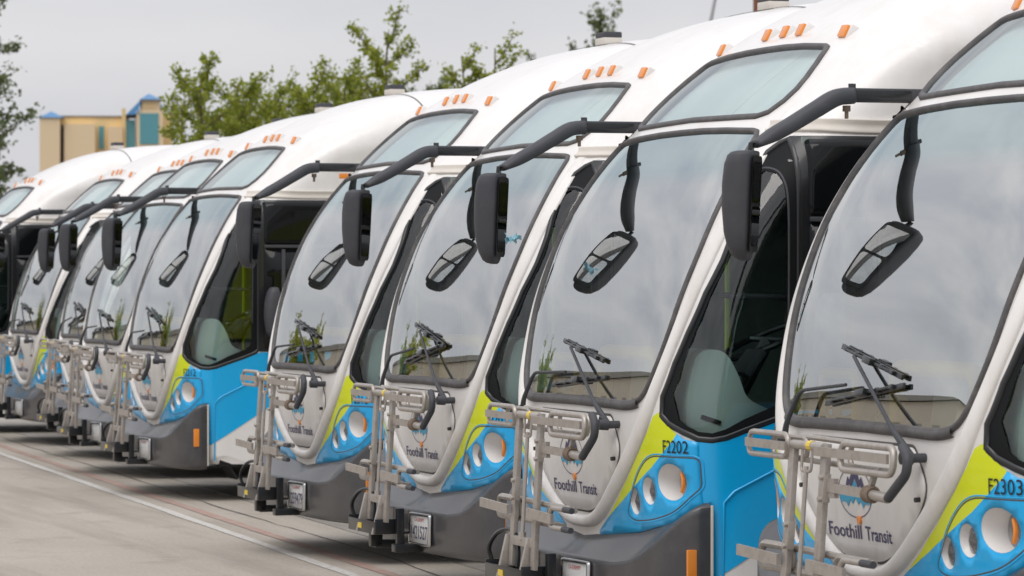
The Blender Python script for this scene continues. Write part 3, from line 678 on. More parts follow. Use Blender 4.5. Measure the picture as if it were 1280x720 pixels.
add('grab_rail', MB().tube(rounded([(.16, .180, 1.15), (.16, .170, 1.462), (.84, .200, 1.462), (.84, .215, 1.2)], .07), .034, 10).mesh('grab_rail', 'railyellow', smooth=True), ii)
add('grab_rail', MB().tube(rounded([(-.75, .24, 1.15), (-.75, .24, 1.42), (-.35, .22, 1.42), (-.35, .22, 1.2)], .05), .024, 8).mesh('grab_rail', 'railyellow', smooth=True), ii)
for x, y in ((1.02, .86), (.3, 1.75), (-.35, 1.0), (1.0, 1.9), (-.6, 1.9)):
    add('stanchion', MB().tube([(x, y, .75), (x, y, 2.44)], .018, 8).mesh('stanchion', 'limepole', smooth=True), ii)
add('cab_bar', MB().tube([(1.1, .30, 1.735), (1.1, .70, 1.72), (1.1, 1.4, 1.70)], .014, 8).mesh('cab_bar', 'plastic', smooth=True), ii)
add('sun_visor', MB().box((.98, .60, 2.20), (.03, .14, .22)).mesh('sun_visor', 'plastic', .01), ii)

# wheels
for y in (2.75, 9.6):
    for sg in (1, -1):
        def lathe(prof, m_, name, seg=28):
            V = []; F = []
            for r_, x in prof:
                for k in range(seg): a = 2*math.pi*k/seg; V.append((sg*x, y+r_*math.cos(a), .5+r_*math.sin(a)))
            for i in range(len(prof)-1):
                for k in range(seg): F.append((i*seg+k, i*seg+(k+1) % seg, (i+1)*seg+(k+1) % seg, (i+1)*seg+k))
            b = MB(); b.add(V, F); return b.mesh(name, m_, smooth=True)
        k = add('wheel', lathe([(.29, 1.20), (.33, 1.245), (.45, 1.25), (.49, 1.22), (.50, 1.16), (.50, 1.02), (.47, .97), (.29, .97)], 'tyre', 'wheel'))
        add('rim', lathe([(.30, 1.20), (.29, 1.235), (.26, 1.20), (.20, 1.13), (.12, 1.13), (.12, 1.19), (.0, 1.20)], 'rim', 'rim'), k)
add('mud_flap', MB().box((1.05, .52, .24), (.30, .015, .16), Matrix.Rotation(R(35), 3, 'X')).box((1.05, .72, .19), (.28, .30, .012)).mesh('mud_flap', 'black'))

# folded bicycle rack on the nose
def yr(z, o=0.0): return -.13-.05*(1.16-z)/.7+o
def rp(x, z, o=0.0): return (x, yr(z, o), z)
ps = MB()
for x in (-.155, .175):
    ps.bar(rp(x, .43), rp(x, 1.17), .056, .024, up=(0, -1, 0))
ps.tube([rp(-.15, 1.155, -.005), rp(.17, 1.155, -.005)], .019, 10)
ps.bar(rp(-.15, .555), rp(.17, .555), .045, .03)
rk = add('bike_rack', ps.mesh('bike_rack', 'rack', .004))
add('rack_sticker', MB().tube([rp(.02, 1.156, -.006), rp(.06, 1.156, -.006)], .0202, 10).mesh('rack_sticker', 'yellow'), rk)
def race(x0, x1, z0, z1, o, r=.014, rr=.045, closed=True):
    p = round_poly([(x0, z0), (x1, z0), (x1, z1), (x0, z1)], rr, 6); return [rp(a, b, o) for a, b in p], r
tr = MB()
p, r_ = race(-.61, -.19, 1.102, 1.190, -.012); tr.tube(p, .0115, 8, True)
p, r_ = race(-.46, -.10, 1.098, 1.178, .035); tr.tube(p, .0115, 8, True)
tr.bar(rp(-.60, 1.148, -.03), rp(-.17, 1.146, -.03), .034, .010)
tr.tube([rp(-.2, 1.185, .04), rp(.62, 1.175, .04)], .0115, 8).tube([rp(-.2, 1.095, .04), rp(.62, 1.085, .04)], .0115, 8)
add('wheel_tray', tr.mesh('wheel_tray', 'rack', smooth=True), rk)
tr = MB()
p, r_ = race(.37, .875, 1.080, 1.180, -.02, rr=.05); tr.tube(p, .0135, 10, True)
p, r_ = race(.30, .72, 1.086, 1.176, .05, rr=.045); tr.tube(p, .0115, 8, True)
tr.bar(rp(.13, 1.140, -.03), rp(.84, 1.138, -.03), .036, .012)
add('wheel_tray', tr.mesh('wheel_tray', 'rack', smooth=True), rk)
hk = MB().bar(rp(.21, 1.005), rp(.62, .998), .034, .026).tube([rp(.62, .998), rp(.80, .992)], .020, 10).bar(rp(.205, 1.0), rp(.30, 1.003), .075, .02)
add('support_strut', hk.mesh('support_strut', 'rack', smooth=True), rk)
cl = MB()
for kk in (-.018, .0, .018): cl.tube([(rp(.63+kk, .998)[0], rp(.63, .998)[1]+.026*math.cos(t), .998+.026*math.sin(t)) for t in np.linspace(0, 2*math.pi, 14, endpoint=False)], .009, 6, True)
add('spring', cl.mesh('spring', 'rust', smooth=True), rk)
add('strut_link', MB().bar(rp(.63, 1.02), rp(.67, 1.09), .02, .02).mesh('strut_link', 'rack'), rk)
hp = rounded([rp(.88, 1.185, .01), rp(.955, 1.15, .0), rp(.955, 1.09, .0), rp(.80, .992)], .04)
add('rubber_hook', MB().tube(hp, .019, 10).mesh('rubber_hook', 'plastic', smooth=True), rk)
for x, z in ((.222, 1.0), (-.108, .80)):
    hg = MB(); hg.bar(rp(x, z-.055, -.012), rp(x, z+.055, -.012), .028, .03)
    for dz in (-.042, .042): hg.tube([rp(x, z+dz, -.02), rp(x, z+dz, -.042)], .011, 8)
    hg.bar(rp(x-.03, z-.045, -.015), rp(x-.03, z+.045, -.015), .034, .014)
    add('hinge', hg.mesh('hinge', 'rack', .002), rk)
lr = MB().tube([rp(.01, 1.075, -.01), rp(.01, .58, -.01)], .010, 8).tube(rounded([rp(-.04, 1.15, -.01), rp(-.04, 1.055, -.01), rp(.06, 1.055, -.01), rp(.06, 1.15, -.01)], .02), .006, 6).tube([rp(.01, .60, -.01), rp(.01, .565, -.01)], .018, 8)
add('release_rod', lr.mesh('release_rod', 'rack', smooth=True), rk)
tl = MB().bar(rp(-.61, .712, -.03), rp(-.17, .700, -.03), .044, .014)
p, r_ = race(-.50, -.16, .655, .745, .03); tl.tube(p, .016, 8, True)
tl.tube([rp(-.2, .745, .04), rp(.62, .735, .04)], .015, 8).tube([rp(-.2, .655, .04), rp(.30, .650, .04)], .015, 8)
add('wheel_tray', tl.mesh('wheel_tray', 'rack', smooth=True), rk)
tl = MB().bar(rp(.13, .700, -.03), rp(.50, .690, -.03), .046, .016).tube([rp(a, b, -.02) for a, b in rounded([(.74, .742), (.46, .742), (.43, .70), (.46, .652), (.74, .652)], .045)], .013, 10).tube([rp(a, b, .03) for a, b in rounded([(.60, .74), (.30, .74), (.27, .70), (.30, .655), (.5, .655)], .04)], .015, 8)
add('wheel_tray', tl.mesh('wheel_tray', 'rack', smooth=True), rk)
for z in (.742, .652): add('fork_tip', MB().tube([rp(.64, z, -.02), rp(.75, z, -.02)], .0145, 10).mesh('fork_tip', 'plastic', smooth=True), rk)
for x in (-.21, .115):
    y0 = yr(.45); gs = MB()
    gs.add([(x-.006, y0-.07, .36), (x-.006, y0+.03, .36), (x-.006, y0+.02, .58), (x-.006, y0-.015, .58), (x+.02, y0-.07, .36), (x+.02, y0+.03, .36), (x+.02, y0+.02, .58), (x+.02, y0-.015, .58)],
           [(0, 1, 2, 3), (4, 7, 6, 5), (0, 4, 5, 1), (1, 5, 6, 2), (2, 6, 7, 3), (3, 7, 4, 0)])
    add('gusset', gs.mesh('gusset', 'rack', .003), rk)
bs = MB().box((-.12, -.235, .397), (.56, .012, .070)).box((-.12, -.14, .367), (.56, .20, .012)).box((-.40, -.16, .405), (.012, .16, .085)).box((.16, -.16, .405), (.012, .16, .085)).tube([(-.39, -.15, .425), (.15, -.15, .425)], .014, 8)
add('pivot_housing', bs.mesh('pivot_housing', 'black', .003), rk)
add('yellow_reflector', MB().box((-.15, -.2425, .398), (.07, .006, .030)).mesh('yellow_reflector', 'yellow'), rk)
add('mounting_bracket', MB().box((.20, -.105, .39), (.04, .045, .24)).box((.20, -.02, .285), (.08, .25, .045)).mesh('mounting_bracket', 'black', .006), rk)
add('mounting_bracket', MB().box((-.20, -.135, .315), (.06, .07, .09)).box((-.20, -.02, .285), (.06, .25, .045)).mesh('mounting_bracket', 'black', .006), rk)
cb = catmull([(-.40, -.20, .42), (-.40, -.22, .50), (-.33, -.20, .575), (-.22, -.17, .60), (-.12, -.17, .575), (-.06, -.18, .50), (-.05, -.19, .43)], 5)
add('cable', MB().tube(cb, .011, 7).mesh('cable', 'black', smooth=True), rk)

# ------------------------------------------------------------------ place the buses
def knob_pos(px, py, z): p = CAM+ray(px, py)*z; return p[0]-.62, p[1]-.066
BUSES = [(-14.098, 5.873, 'F2303'), (-17.65, 5.90, 'F2202'), (-21.356, 6.232, 'F2203'), (-24.892, 6.439, 'F2313'), (-32.16, 7.026, 'F2212')]
for kx, ky, z in ((140, 442, 35.7), (107, 434, 39.2), (39, 427, 42.7), (-65, 421, 46.2)):
    BUSES.append((*knob_pos(kx, ky, z), None))
LABEL = ['white, blue and lime city bus numbered F2303, the end bus of the row beside F2202',
         'white, blue and lime city bus numbered F2202, with a blue ribbon tied to its mirror',
         'white, blue and lime city bus F2203 between F2202 and F2313',
         'white, blue and lime city bus F2313 parked beside the one empty bay',
         'white, blue and lime city bus F2212 standing past the empty bay, blue flank showing',
         'white and blue city bus parked right beside F2212, rack nearly touching the next rack',
         'white and blue city bus mostly hidden, second one past F2212',
         'white and blue city bus third past F2212, mirror boom below the tan building',
         'white and blue city bus fourth past F2212, only roof, sign window and dark flank showing']
def link(name, me, parent):
    o = bpy.data.objects.new(name, me); col.objects.link(o); o.parent = parent; return o
plate_no = {0: None, 1: None, 2: '1421527', 3: '1259479'}
for i, (bx_, by_, num) in enumerate(BUSES):
    root = bpy.data.objects.new('city_bus', None); col.objects.link(root); root.location = (bx_, by_, 0)
    root.empty_display_size = .5
    root['label'] = LABEL[i]; root['category'] = 'bus'; root['group'] = 'city buses parked side by side'
    objs = []
    for name, me, par, lab in SPEC:
        o = link(name, me, root if par is None else objs[par]); objs.append(o)
        if lab: o['label'] = lab
    vr = random.Random(100+i)
    def turn(o, pv, axis, deg):
        Rm = Matrix.Rotation(R(deg), 4, axis); pv = Vector(pv); o.matrix_local = Matrix.Translation(pv) @ Rm @ Matrix.Translation(-pv)
    turn(objs[im], (-1.0, .7, 2.57), 'Z', vr.uniform(-1.5, 1.5) if i else 0)
    for wi in WIPERS: turn(objs[wi[0]], wi[1], 'Y', vr.uniform(-3, 3) if i else 0)
    turn(objs[rk], (0, -.15, .40), 'X', vr.uniform(-1.2, 1.2) if i else 0)
    if num:
        link('fleet_number', text_mesh('fleet_number', num, front, 1.062, 1.212, 1.018, .058, 'ink', off=.0095), root)
    if i <= 4:
        ip = objs[ib]
        link('plate_heading', text_mesh('plate_heading', 'CA EXEMPT', PCH, -.075, .075, .044, .020, 'red', off=.002), ip)
        if plate_no.get(i):
            link('plate_number', text_mesh('plate_number', plate_no[i], PCH, -.13, .13, -.055, .075, 'navy', off=.002), ip)
    if i == 3:    # the kerb side of this bus is what the glass of F2212 mirrors
        link('side_number', text_mesh('side_number', num, sc, -2.80, -2.42, 2.385, .07, 'ink', off=.007), root)
    if i == 1:    # ribbon tied round the mirror
        rbn = MB()
        rng = random.Random(4)
        c0 = np.array((-.915, .05, 2.0))
        for k in range(7):
            a = rng.uniform(0, 6.28); l = rng.uniform(.03, .075); d = np.array((.3*math.cos(a)+.25, .6*math.sin(a)+.2, rng.uniform(-.9, .5))); d /= np.linalg.norm(d)
            s_ = np.cross(d, (0, 1, .3)); s_ /= np.linalg.norm(s_); s_ *= .012
            p1 = c0+d*l*.5+(0, rng.uniform(-.01, .02), .01); p2 = c0+d*l
            rbn.add([c0-s_*.4, c0+s_*.4, p1+s_, p1-s_, p2+s_*1.3, p2-s_*1.1], [(0, 1, 2, 3), (3, 2, 4, 5)])
        rbn.tube([c0+(-.01, -.02, 0), c0+(.0, .0, .012), c0+(.01, .02, 0)], .010, 6)
        link('ribbon', rbn.mesh('ribbon', 'ribbon'), objs[im])
bpy.context.view_layer.update()

# ------------------------------------------------------------------ ground
def concrete(name, c1, c2, dark, joint=False):
    Mt = bpy.data.materials.new(name); Mt.use_nodes = True; t = Mt.node_tree; p = t.nodes['Principled BSDF']; p.inputs['Roughness'].default_value = .85
    g = t.nodes.new('ShaderNodeNewGeometry')
    def noise(scale, vec=None, detail=5, rough=.6):
        n = t.nodes.new('ShaderNodeTexNoise'); n.inputs['Scale'].default_value = scale; n.inputs['Detail'].default_value = detail; n.inputs['Roughness'].default_value = rough
        t.links.new(vec or g.outputs['Position'], n.inputs['Vector']); return n.outputs['Fac']
    def mixc(f, a, b):
        x = t.nodes.new('ShaderNodeMix'); x.data_type = 'RGBA'; t.links.new(f, x.inputs[0])
        for s_, v in ((6, a), (7, b)):
            if isinstance(v, tuple): x.inputs[s_].default_value = (*v, 1)
            else: t.links.new(v, x.inputs[s_])
        return x.outputs[2]
    def rng_(f, a, b, lo=0., hi=1.):
        r = t.nodes.new('ShaderNodeMapRange'); r.inputs[1].default_value = a; r.inputs[2].default_value = b; r.inputs[3].default_value = lo; r.inputs[4].default_value = hi
        t.links.new(f, r.inputs[0]); return r.outputs[0]
    c = mixc(rng_(noise(.55), .3, .7), c1, c2)
    mpn = t.nodes.new('ShaderNodeMapping'); mpn.inputs['Rotation'].default_value = (0, 0, R(3.3)); mpn.inputs['Scale'].default_value = (.12, 1.6, 1)
    t.links.new(g.outputs['Position'], mpn.inputs['Vector'])
    c = mixc(rng_(noise(1.3, mpn.outputs[0], 4), .48, .72, 0, .75), c, dark)          # tyre-worn streaks along the lane
    c = mixc(rng_(noise(1.7), .56, .72, 0, .6), c, dark)                              # oil blotches
    sp_ = noise(34, None, 4, .85); c = mixc(rng_(sp_, .38, .68, 0, .5), c, tuple(v*.55 for v in c1))
    c = mixc(rng_(noise(60, None, 2), .66, .72, 0, .5), c, tuple(min(1, v*1.5) for v in c2))
    t.links.new(c, p.inputs['Base Color'])
    b = t.nodes.new('ShaderNodeBump'); b.inputs['Strength'].default_value = .35; b.inputs['Distance'].default_value = .006
    t.links.new(sp_, b.inputs['Height']); t.links.new(b.outputs[0], p.inputs['Normal'])
    return Mt
M['apron'] = concrete('worn_concrete', (.38, .335, .28), (.44, .395, .34), (.23, .20, .165))
M['slab'] = concrete('stained_concrete', (.33, .30, .265), (.40, .365, .325), (.13, .115, .10))
M['asphalt'] = concrete('far_asphalt', (.12, .115, .11), (.15, .145, .14), (.07, .066, .062))
M['joint'] = mat('dark_joint_filler', (.045, .04, .036), .9)
def topobj(name, me, label=None, cat=None, kind=None, group=None, parent=None):
    o = bpy.data.objects.new(name, me); col.objects.link(o); o.parent = parent
    if label: o['label'] = label
    if cat: o['category'] = cat
    if kind: o['kind'] = kind
    if group: o['group'] = group
    return o
RA = math.atan2(7.29-6.32, 40.08-22.85)       # the bay line is a little askew to the buses
ud = np.array((-math.cos(RA), math.sin(RA), 0)); vd = np.array((math.sin(RA), math.cos(RA), 0)); o0 = np.array((-22.85, 6.32, 0))
def uv(u, v, z=0): return o0+ud*u+vd*v+np.array((0, 0, z))
def slab(u0, u1, v0, v1, z0=-.05, z1=0.0):
    b = MB(); b.add([uv(u, v, z) for z in (z0, z1) for u, v in ((u0, v0), (u1, v0), (u1, v1), (u0, v1))], [(3, 2, 1, 0), (4, 5, 6, 7), (0, 1, 5, 4), (1, 2, 6, 5), (2, 3, 7, 6), (3, 0, 4, 7)]); return b
gm = mk('ground', [(-2500, -2500, -.045), (2500, -2500, -.045), (2500, 2500, -.045), (-2500, 2500, -.045)], [(0, 1, 2, 3)], 'asphalt', None, False)
topobj('ground', gm, 'dark asphalt ground reaching to the horizon', None, 'structure')
ap_ = topobj('pavement', slab(-40, 120, -40, .86).mesh('pavement', 'apron'), 'worn tan concrete drive lane in front of the buses', None, 'structure')
bay = topobj('parking_bays', slab(-40, 120, .86, 40, -.05, -.02).mesh('parking_bays', 'joint'), 'stained concrete bays under the parked buses', None, 'structure')
vs = [.872, 5.3, 9.8, 14.3]; us = np.arange(-16, 44, 3.65)+.6
for j in range(3):
    for u0 in us:
        topobj('concrete_slab', slab(u0+.008, u0+3.642, vs[j]+.008, vs[j+1]-.008, -.045, .0).mesh('concrete_slab', 'slab'), parent=bay)
M['linewhite'] = mat('worn_white_line', (.52, .50, .47), .8, noise=(16, 1.4, (.385, .35, .31)))
M['linered'] = mat('faded_red_line', (.34, .22, .18), .85, noise=(5, 1.0, (.36, .32, .28)))
def line(u0, u1, v0, v1, z, m_, name, label):
    n = 120; V = []; rng = random.Random(7); 
    for i in range(n+1):
        u = u0+(u1-u0)*i/n; V += [uv(u, v0+rng.uniform(-.008, .008), z), uv(u, v1+rng.uniform(-.008, .008), z)]
    topobj(name, mk(name, V, [(2*i, 2*i+1, 2*i+3, 2*i+2)[::-1] for i in range(n)], m_, None, False), label, None, 'structure')
line(-16, 60, -.035, .045, .004, 'linewhite', 'painted_line', 'worn white bay line painted across the concrete')
line(-16, 60, .20, .29, .004, 'linered', 'painted_line', 'faded red line behind the white bay line')
def crack(pts, name='crack'):
    q = catmull(pts, 8); rng = random.Random(3); V = []
    for i, (u, v) in enumerate(q):
        v += rng.uniform(-.02, .02); w_ = rng.uniform(.003, .008); V += [uv(u, v-w_, .0045), uv(u, v+w_, .0045)]
    return mk(name, V, [(2*i, 2*i+2, 2*i+3, 2*i+1) for i in range(len(q)-1)], 'joint', None, False)
topobj('crack', crack([(-2, .50), (3, .54), (7, .49), (12, .53), (17, .5), (24, .55)]), parent=ap_)

# ------------------------------------------------------------------ background building
M['stucco'] = mat('tan_stucco', (.78, .58, .29), .9, noise=(.12, .35, (.78, .62, .38)))
M['stucco2'] = mat('pink_tan_stucco', (.76, .59, .38), .9)
M['blueroof'] = mat('blue_metal_roof', (.045, .20, .42), .45)
M['tealglass'] = mat('teal_glazing', (.09, .30, .34), .15, spec=.8)
M['parapet'] = mat('grey_parapet', (.22, .20, .18), .8)
D = 420.0; org = CAM.copy(); org[2] = 0
bc = ray(128, 350); bdir = np.array((bc[0], bc[1], 0)); bdir /= np.linalg.norm(bdir); bright = np.array((-bdir[1], bdir[0], 0))*-1
if bright@RT < 0: bright = -bright
kx = D/FPX
b0 = org+bdir*D
def bp(px, d, z): return b0+bright*((px-128)*kx)+bdir*d+np.array((0, 0, z))
def zpx(py): return CAMZ+(350-py)*kx
def bbox_(x0, x1, y_top, d0, d1, y_bot=None):
    z1 = zpx(y_top); z0 = 0 if y_bot is None else zpx(y_bot); b = MB()
    b.add([bp(x, d, z) for z in (z0, z1) for x, d in ((x0, d0), (x1, d0), (x1, d1), (x0, d1))], [(3, 2, 1, 0), (4, 5, 6, 7), (0, 1, 5, 4), (1, 2, 6, 5), (2, 3, 7, 6), (3, 0, 4, 7)]); return b
bl = bpy.data.objects.new('tan_building', None); col.objects.link(bl); bl.location = tuple(b0); bpy.context.view_layer.update()
bl['label'] = 'tan stucco building with blue roofs and teal glazing beyond the buses'; bl['category'] = 'building'
def bpart(name, b, m_):
    me = b.mesh(name, m_); 
    for v in me.vertices: v.co = v.co-Vector(tuple(b0))
    return topobj(name, me, parent=bl)
bpart('wall', bbox_(51, 161, 147, 0, 14), 'stucco'); bpart('parapet', bbox_(50.5, 161, 145.8, -.15, 14.2, 147.6), 'parapet')
bpart('wall', bbox_(81, 119, 157, -2.0, .05), 'stucco2'); bpart('wall', bbox_(135, 153, 160, -1.2, .05), 'stucco2')
bpart('wall', bbox_(51, 76, 149.5, -2.6, .02), 'stucco2')
bpart('downpipe', bbox_(77, 80.5, 158, -.5, .0), 'parapet')
bpart('window', bbox_(123.5, 130, 159, -.08, .2, 187), 'tealglass'); bpart('window', bbox_(155, 168.5, 151, -.6, .2, 186), 'tealglass')
bpart('tower_wall', bbox_(170, 203, 141, -3, 12), 'stucco2'); bpart('tower_wall', bbox_(176, 199, 126.5, -2.9, 11), 'stucco2')
bpart('tower_wall', bbox_(152, 157, 137, -.8, 2), 'stucco'); bpart('tower_wall', bbox_(203, 214, 145, -1, 10), 'stucco')
bpart('window', bbox_(174, 197, 144, -3.1, -2.8, 182), 'tealglass')
for x in (179, 184.5, 190): bpart('window', bbox_(x, x+3.2, 131, -3.0, -2.7, 138), 'stucco')
rf = MB(); rf.add([bp(157, -1, zpx(145)), bp(157, 9, zpx(145)), bp(175.5, -3.2, zpx(127)), bp(175.5, 9, zpx(127)), bp(172, -3.2, zpx(145)), bp(172, 9, zpx(145))], [(0, 2, 3, 1), (0, 4, 2), (1, 3, 5), (2, 4, 5, 3), (0, 1, 5, 4)]); bpart('roof', rf, 'blueroof')
rf = MB(); rf.add([bp(174, -3.4, zpx(127)), bp(200.5, -3.4, zpx(127)), bp(200.5, 11.5, zpx(127)), bp(174, 11.5, zpx(127)), bp(185.5, 1, zpx(117.5)), bp(185.5, 7, zpx(117.5))], [(0, 1, 4), (1, 2, 5, 4), (2, 3, 5), (3, 0, 4, 5), (3, 2, 1, 0)]); bpart('roof', rf, 'blueroof')
rf = MB(); rf.add([bp(50, -2.8, zpx(149.5)), bp(81, -2.8, zpx(149.5)), bp(81, 3, zpx(149.5)), bp(50, 3, zpx(149.5)), bp(65, .2, zpx(140.5))], [(0, 1, 4), (1, 2, 4), (2, 3, 4), (3, 0, 4), (3, 2, 1, 0)]); bpart('roof', rf, 'blueroof')
rf = MB(); rf.add([bp(200, -1.2, zpx(139)), bp(206, -1.2, zpx(139)), bp(206, 9, zpx(139)), bp(200, 9, zpx(139)), bp(201, 3, zpx(128)), bp(201, 5, zpx(128))], [(0, 1, 4), (1, 2, 5, 4), (2, 3, 5), (3, 0, 4, 5), (3, 2, 1, 0)]); bpart('roof', rf, 'blueroof')

# sheds across the yard, outside the frame, mirrored low in the windshields
M['shed'] = mat('beige_shed_wall', (.62, .55, .45), .85, noise=(.2, .3, (.54, .47, .38)))
M['shedroof'] = mat('grey_shed_roof', (.30, .28, .245), .7)
def shed(x0, x1, y0, y1, h, hr, label):
    r0 = bpy.data.objects.new('yard_shed', None); col.objects.link(r0); r0['label'] = label; r0['category'] = 'shed'
    topobj('wall', MB().box(((x0+x1)/2, (y0+y1)/2, h/2), (x1-x0, y1-y0, h)).mesh('wall', 'shed'), parent=r0)
    b = MB(); n = 12
    V = []
    for i in range(n+1):
        a = math.pi*i/n; z = h+.02+hr*math.sin(a); x = (x0+x1)/2-(x1-x0+1)/2*math.cos(a); V += [(x, y0-.4, z), (x, y1+.4, z)]
    b.add(V, [(2*i, 2*i+1, 2*i+3, 2*i+2) for i in range(n)]+[tuple(range(0, 2*n+2, 2))[::-1], tuple(range(1, 2*n+2, 2))]); topobj('roof', b.mesh('roof', 'shedroof', smooth=True), parent=r0)
    x = x0+2.5
    while x < x1-2:
        topobj('door', MB().box((x, y1+.03, 1.9), (2.6, .08, 3.8)).mesh('door', 'shedroof'), parent=r0); x += 6.5
shed(-190, -44, -32, -17, 6.4, .9, 'long beige yard shed mirrored low in the windshields')

# ------------------------------------------------------------------ trees
def leafmat(name, a, b):
    Mt = bpy.data.materials.new(name); Mt.use_nodes = True; t = Mt.node_tree; t.nodes.clear()
    o = t.nodes.new('ShaderNodeOutputMaterial'); d = t.nodes.new('ShaderNodeBsdfPrincipled'); d.inputs['Roughness'].default_value = .55
    tl_ = t.nodes.new('ShaderNodeBsdfTranslucent'); x = t.nodes.new('ShaderNodeMixShader'); x.inputs[0].default_value = .5
    g = t.nodes.new('ShaderNodeNewGeometry'); r = t.nodes.new('ShaderNodeMix'); r.data_type = 'RGBA'
    r.inputs[6].default_value = (*a, 1); r.inputs[7].default_value = (*b, 1); t.links.new(g.outputs['Random Per Island'], r.inputs[0])
    t.links.new(r.outputs[2], d.inputs['Base Color']); t.links.new(r.outputs[2], tl_.inputs['Color'])
    t.links.new(d.outputs[0], x.inputs[1]); t.links.new(tl_.outputs[0], x.inputs[2]); t.links.new(x.outputs[0], o.inputs[0]); return Mt
M['leaf'] = leafmat('young_green_leaves', (.17, .22, .02), (.40, .43, .06))
M['leafdark'] = leafmat('grey_green_leaves', (.10, .14, .045), (.22, .26, .10))
M['bark'] = mat('grey_bark', (.15, .12, .085), .9)
def tree(name, base, h, crown_r, seed, label, leaf=.10, nl=1700, crown0=.3, upright=.6, m_='leaf', limbs=20):
    rng = random.Random(seed); r0 = bpy.data.objects.new(name, None); col.objects.link(r0); r0.location = base
    r0['label'] = label; r0['category'] = 'tree'; r0['group'] = 'trees behind the buses'
    tk = MB(); bends = [(rng.uniform(-.3, .3)*h*.1*i/5, rng.uniform(-.1, .1)*h*.1*i/5, h*i/5*.97) for i in range(6)]; tp = catmull(bends, 4)
    tk.tube(tp, np.linspace(.013*h, .002*h, len(tp)), 7); tips = []
    for k in range(limbs):
        t = crown0+(1-crown0)*(k+rng.random()*.6)/limbs*.97; p0 = tp[min(len(tp)-1, int(t*(len(tp)-1)))]
        a = k*2.4+rng.uniform(-.5, .5); prof = math.sin(math.pi*min(1, .22+.75*(1-(t-crown0)/(1-crown0))))**.7
        l = crown_r*prof*rng.uniform(.75, 1.35); d = np.array((math.cos(a), math.sin(a), upright*rng.uniform(.7, 1.9)))
        pts = [p0+d*l*s_+np.array((0, 0, .12*l*s_*s_))+np.array([rng.uniform(-.06, .06)*l for _ in range(3)])*s_ for s_ in np.linspace(0, 1, 5)]
        tk.tube(pts, np.linspace(.0035*h, .0010*h, 5), 5)
        for i in range(1, 5):
            for q in range(3):
                dd = np.array((rng.gauss(0, 1), rng.gauss(0, 1), rng.gauss(.5, .7))); dd /= np.linalg.norm(dd); e = pts[i]+dd*rng.uniform(.12, .34)*l
                tk.tube([pts[i], e], [.0011*h, .0006*h], 4); tips.append((pts[i], e))
    topobj('trunk', tk.mesh('trunk', 'bark', smooth=True), parent=r0)
    V = []; F = []
    for k in range(nl):
        p, e = tips[int(rng.random()**.9*len(tips)) % len(tips)]; t = rng.uniform(.1, 1.25); c = p+(e-p)*t+np.array([rng.gauss(0, leaf*.8) for _ in range(3)])
        u_ = np.array([rng.gauss(0, 1) for _ in range(3)]); u_ /= np.linalg.norm(u_); v_ = np.cross(u_, [rng.gauss(0, 1) for _ in range(3)]); v_ /= np.linalg.norm(v_)
        s_ = leaf*rng.uniform(.6, 1.25); b = len(V); V += [c-u_*s_*.7, c+v_*s_*.38, c+u_*s_*.7, c-v_*s_*.38]; F.append((b, b+1, b+2, b+3))
    topobj('crown', mk('crown', V, F, m_, None, False), parent=r0)
def tree_px(name, px, py_top, dist, crown_r, seed, label, **k):
    p = at(px, 350, dist); h = CAMZ+(350-py_top)*dist/FPX; tree(name, (p[0], p[1], 0), h, crown_r, seed, label, **k)
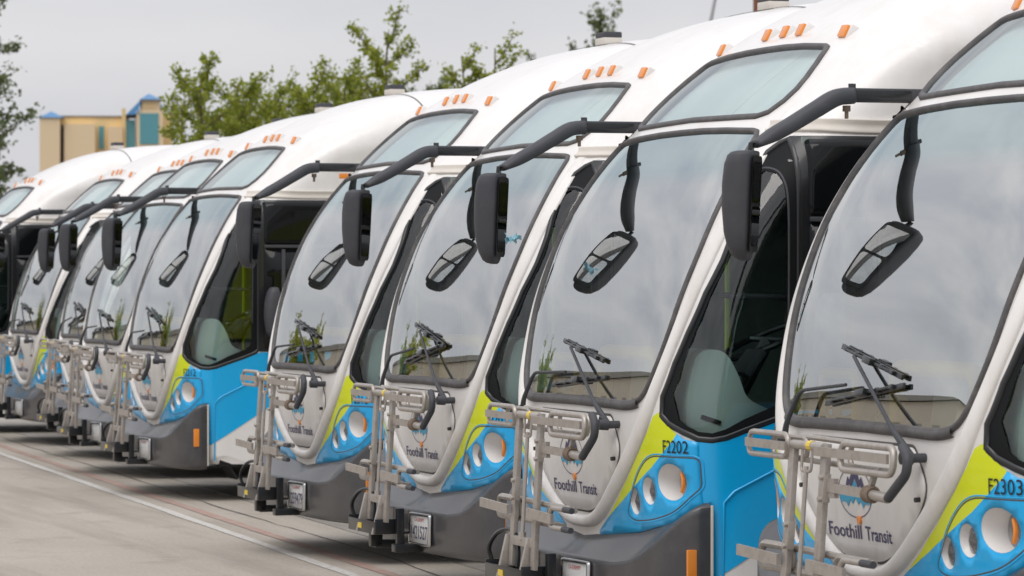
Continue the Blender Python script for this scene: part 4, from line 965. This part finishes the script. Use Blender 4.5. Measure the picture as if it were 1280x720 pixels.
T = [(228, 110, 80, .5, 'low leafy young tree overlapping the blue-roofed tower'), (254, 76, 76, .55, 'tall spindly young tree just past the tan tower'), (303, 93, 78, .55, 'slim young tree with a notched top past the tower'),
     (345, 105, 82, .7, 'short bushy young tree over the roof of F2212'), (389, 92, 78, .6, 'young tree with two thin leaders over F2212'), (432, 80, 80, .62, 'young tree crowded against the tallest sapling'),
     (480, 27, 75, .62, 'tallest airy young tree with a thin shoot at its top'), (531, 95, 92, .6, 'rounded grey-green tree behind the tallest sapling'), (582, 58, 74, .42, 'sparse young tree with bare upright shoots'),
     (622, 47, 74, .50, 'sparse young tree rising beside the roof of F2203'), (278, 122, 84, .75, 'dense low tree filling the gap behind the slim young tree'), (458, 105, 86, .8, 'dense low tree behind the two crowded saplings'), (365, 122, 86, .8, 'dense low tree behind the short bushy young tree')]
for i, (px, py, d, cr_, lab) in enumerate(T):
    tree_px('young_tree', px, py, d, cr_, 20+i, lab, nl=5200 if cr_ > .52 else 2600, leaf=.075, crown0=.25, limbs=30, m_='leafdark' if 'grey-green' in lab else 'leaf')
tree_px('roadside_tree', -50, -20, 95, 1.35, 71, 'tall drooping grey-green tree beside the tan building', nl=20000, leaf=.10, crown0=.12, upright=.35, m_='leafdark', limbs=64)
tree_px('cypress_tree', 752, 12, 230, .75, 81, 'narrow dark conifer poking above the roof of F2313', nl=2600, leaf=.26, crown0=.2, upright=1.6, m_='leafdark', limbs=40)
tree_px('cypress_tree', 721, 40, 230, .4, 82, 'small thin conifer beside the narrow dark conifer', nl=900, leaf=.2, crown0=.3, upright=1.6, m_='leafdark', limbs=24)
tree_px('cypress_tree', 672, 56, 230, .5, 83, 'small conifer tip behind the roof of F2313', nl=900, leaf=.2, crown0=.3, upright=1.5, m_='leafdark', limbs=24)
tree('yard_tree', (-96, -12.0, 0), 6.2, 2.4, 91, 'leafy yard tree mirrored in the windshields', nl=16000, leaf=.2, crown0=.08, limbs=60)
# light pole and chimney far behind
q = at(884, 350, 160); M['pole'] = mat('grey_pole', (.42, .42, .43), .5)
zt = CAMZ+(350+20)*160/FPX; zb = CAMZ+(350-22)*160/FPX
pb = MB().tube([(q[0], q[1], 0), (q[0]-.1, q[1], zb-1)], .09, 8).tube([(q[0]-.1, q[1], zb-1), tuple(np.array((q[0], q[1], zt))+RT*.45)], [.09, .06], 8)
topobj('light_pole', pb.mesh('light_pole', 'pole'), 'thin grey leaning pole above the roof of F2203', 'pole')
q = at(949, 350, 120); M['brick'] = mat('brown_brick', (.20, .075, .04), .8)
ch_ = MB().box((q[0], q[1], 5.6), (.30, .30, 11.2)); topobj('chimney_post', ch_.mesh('chimney_post', 'brick', .02), 'brown post showing above the roof unit of F2202', 'post')
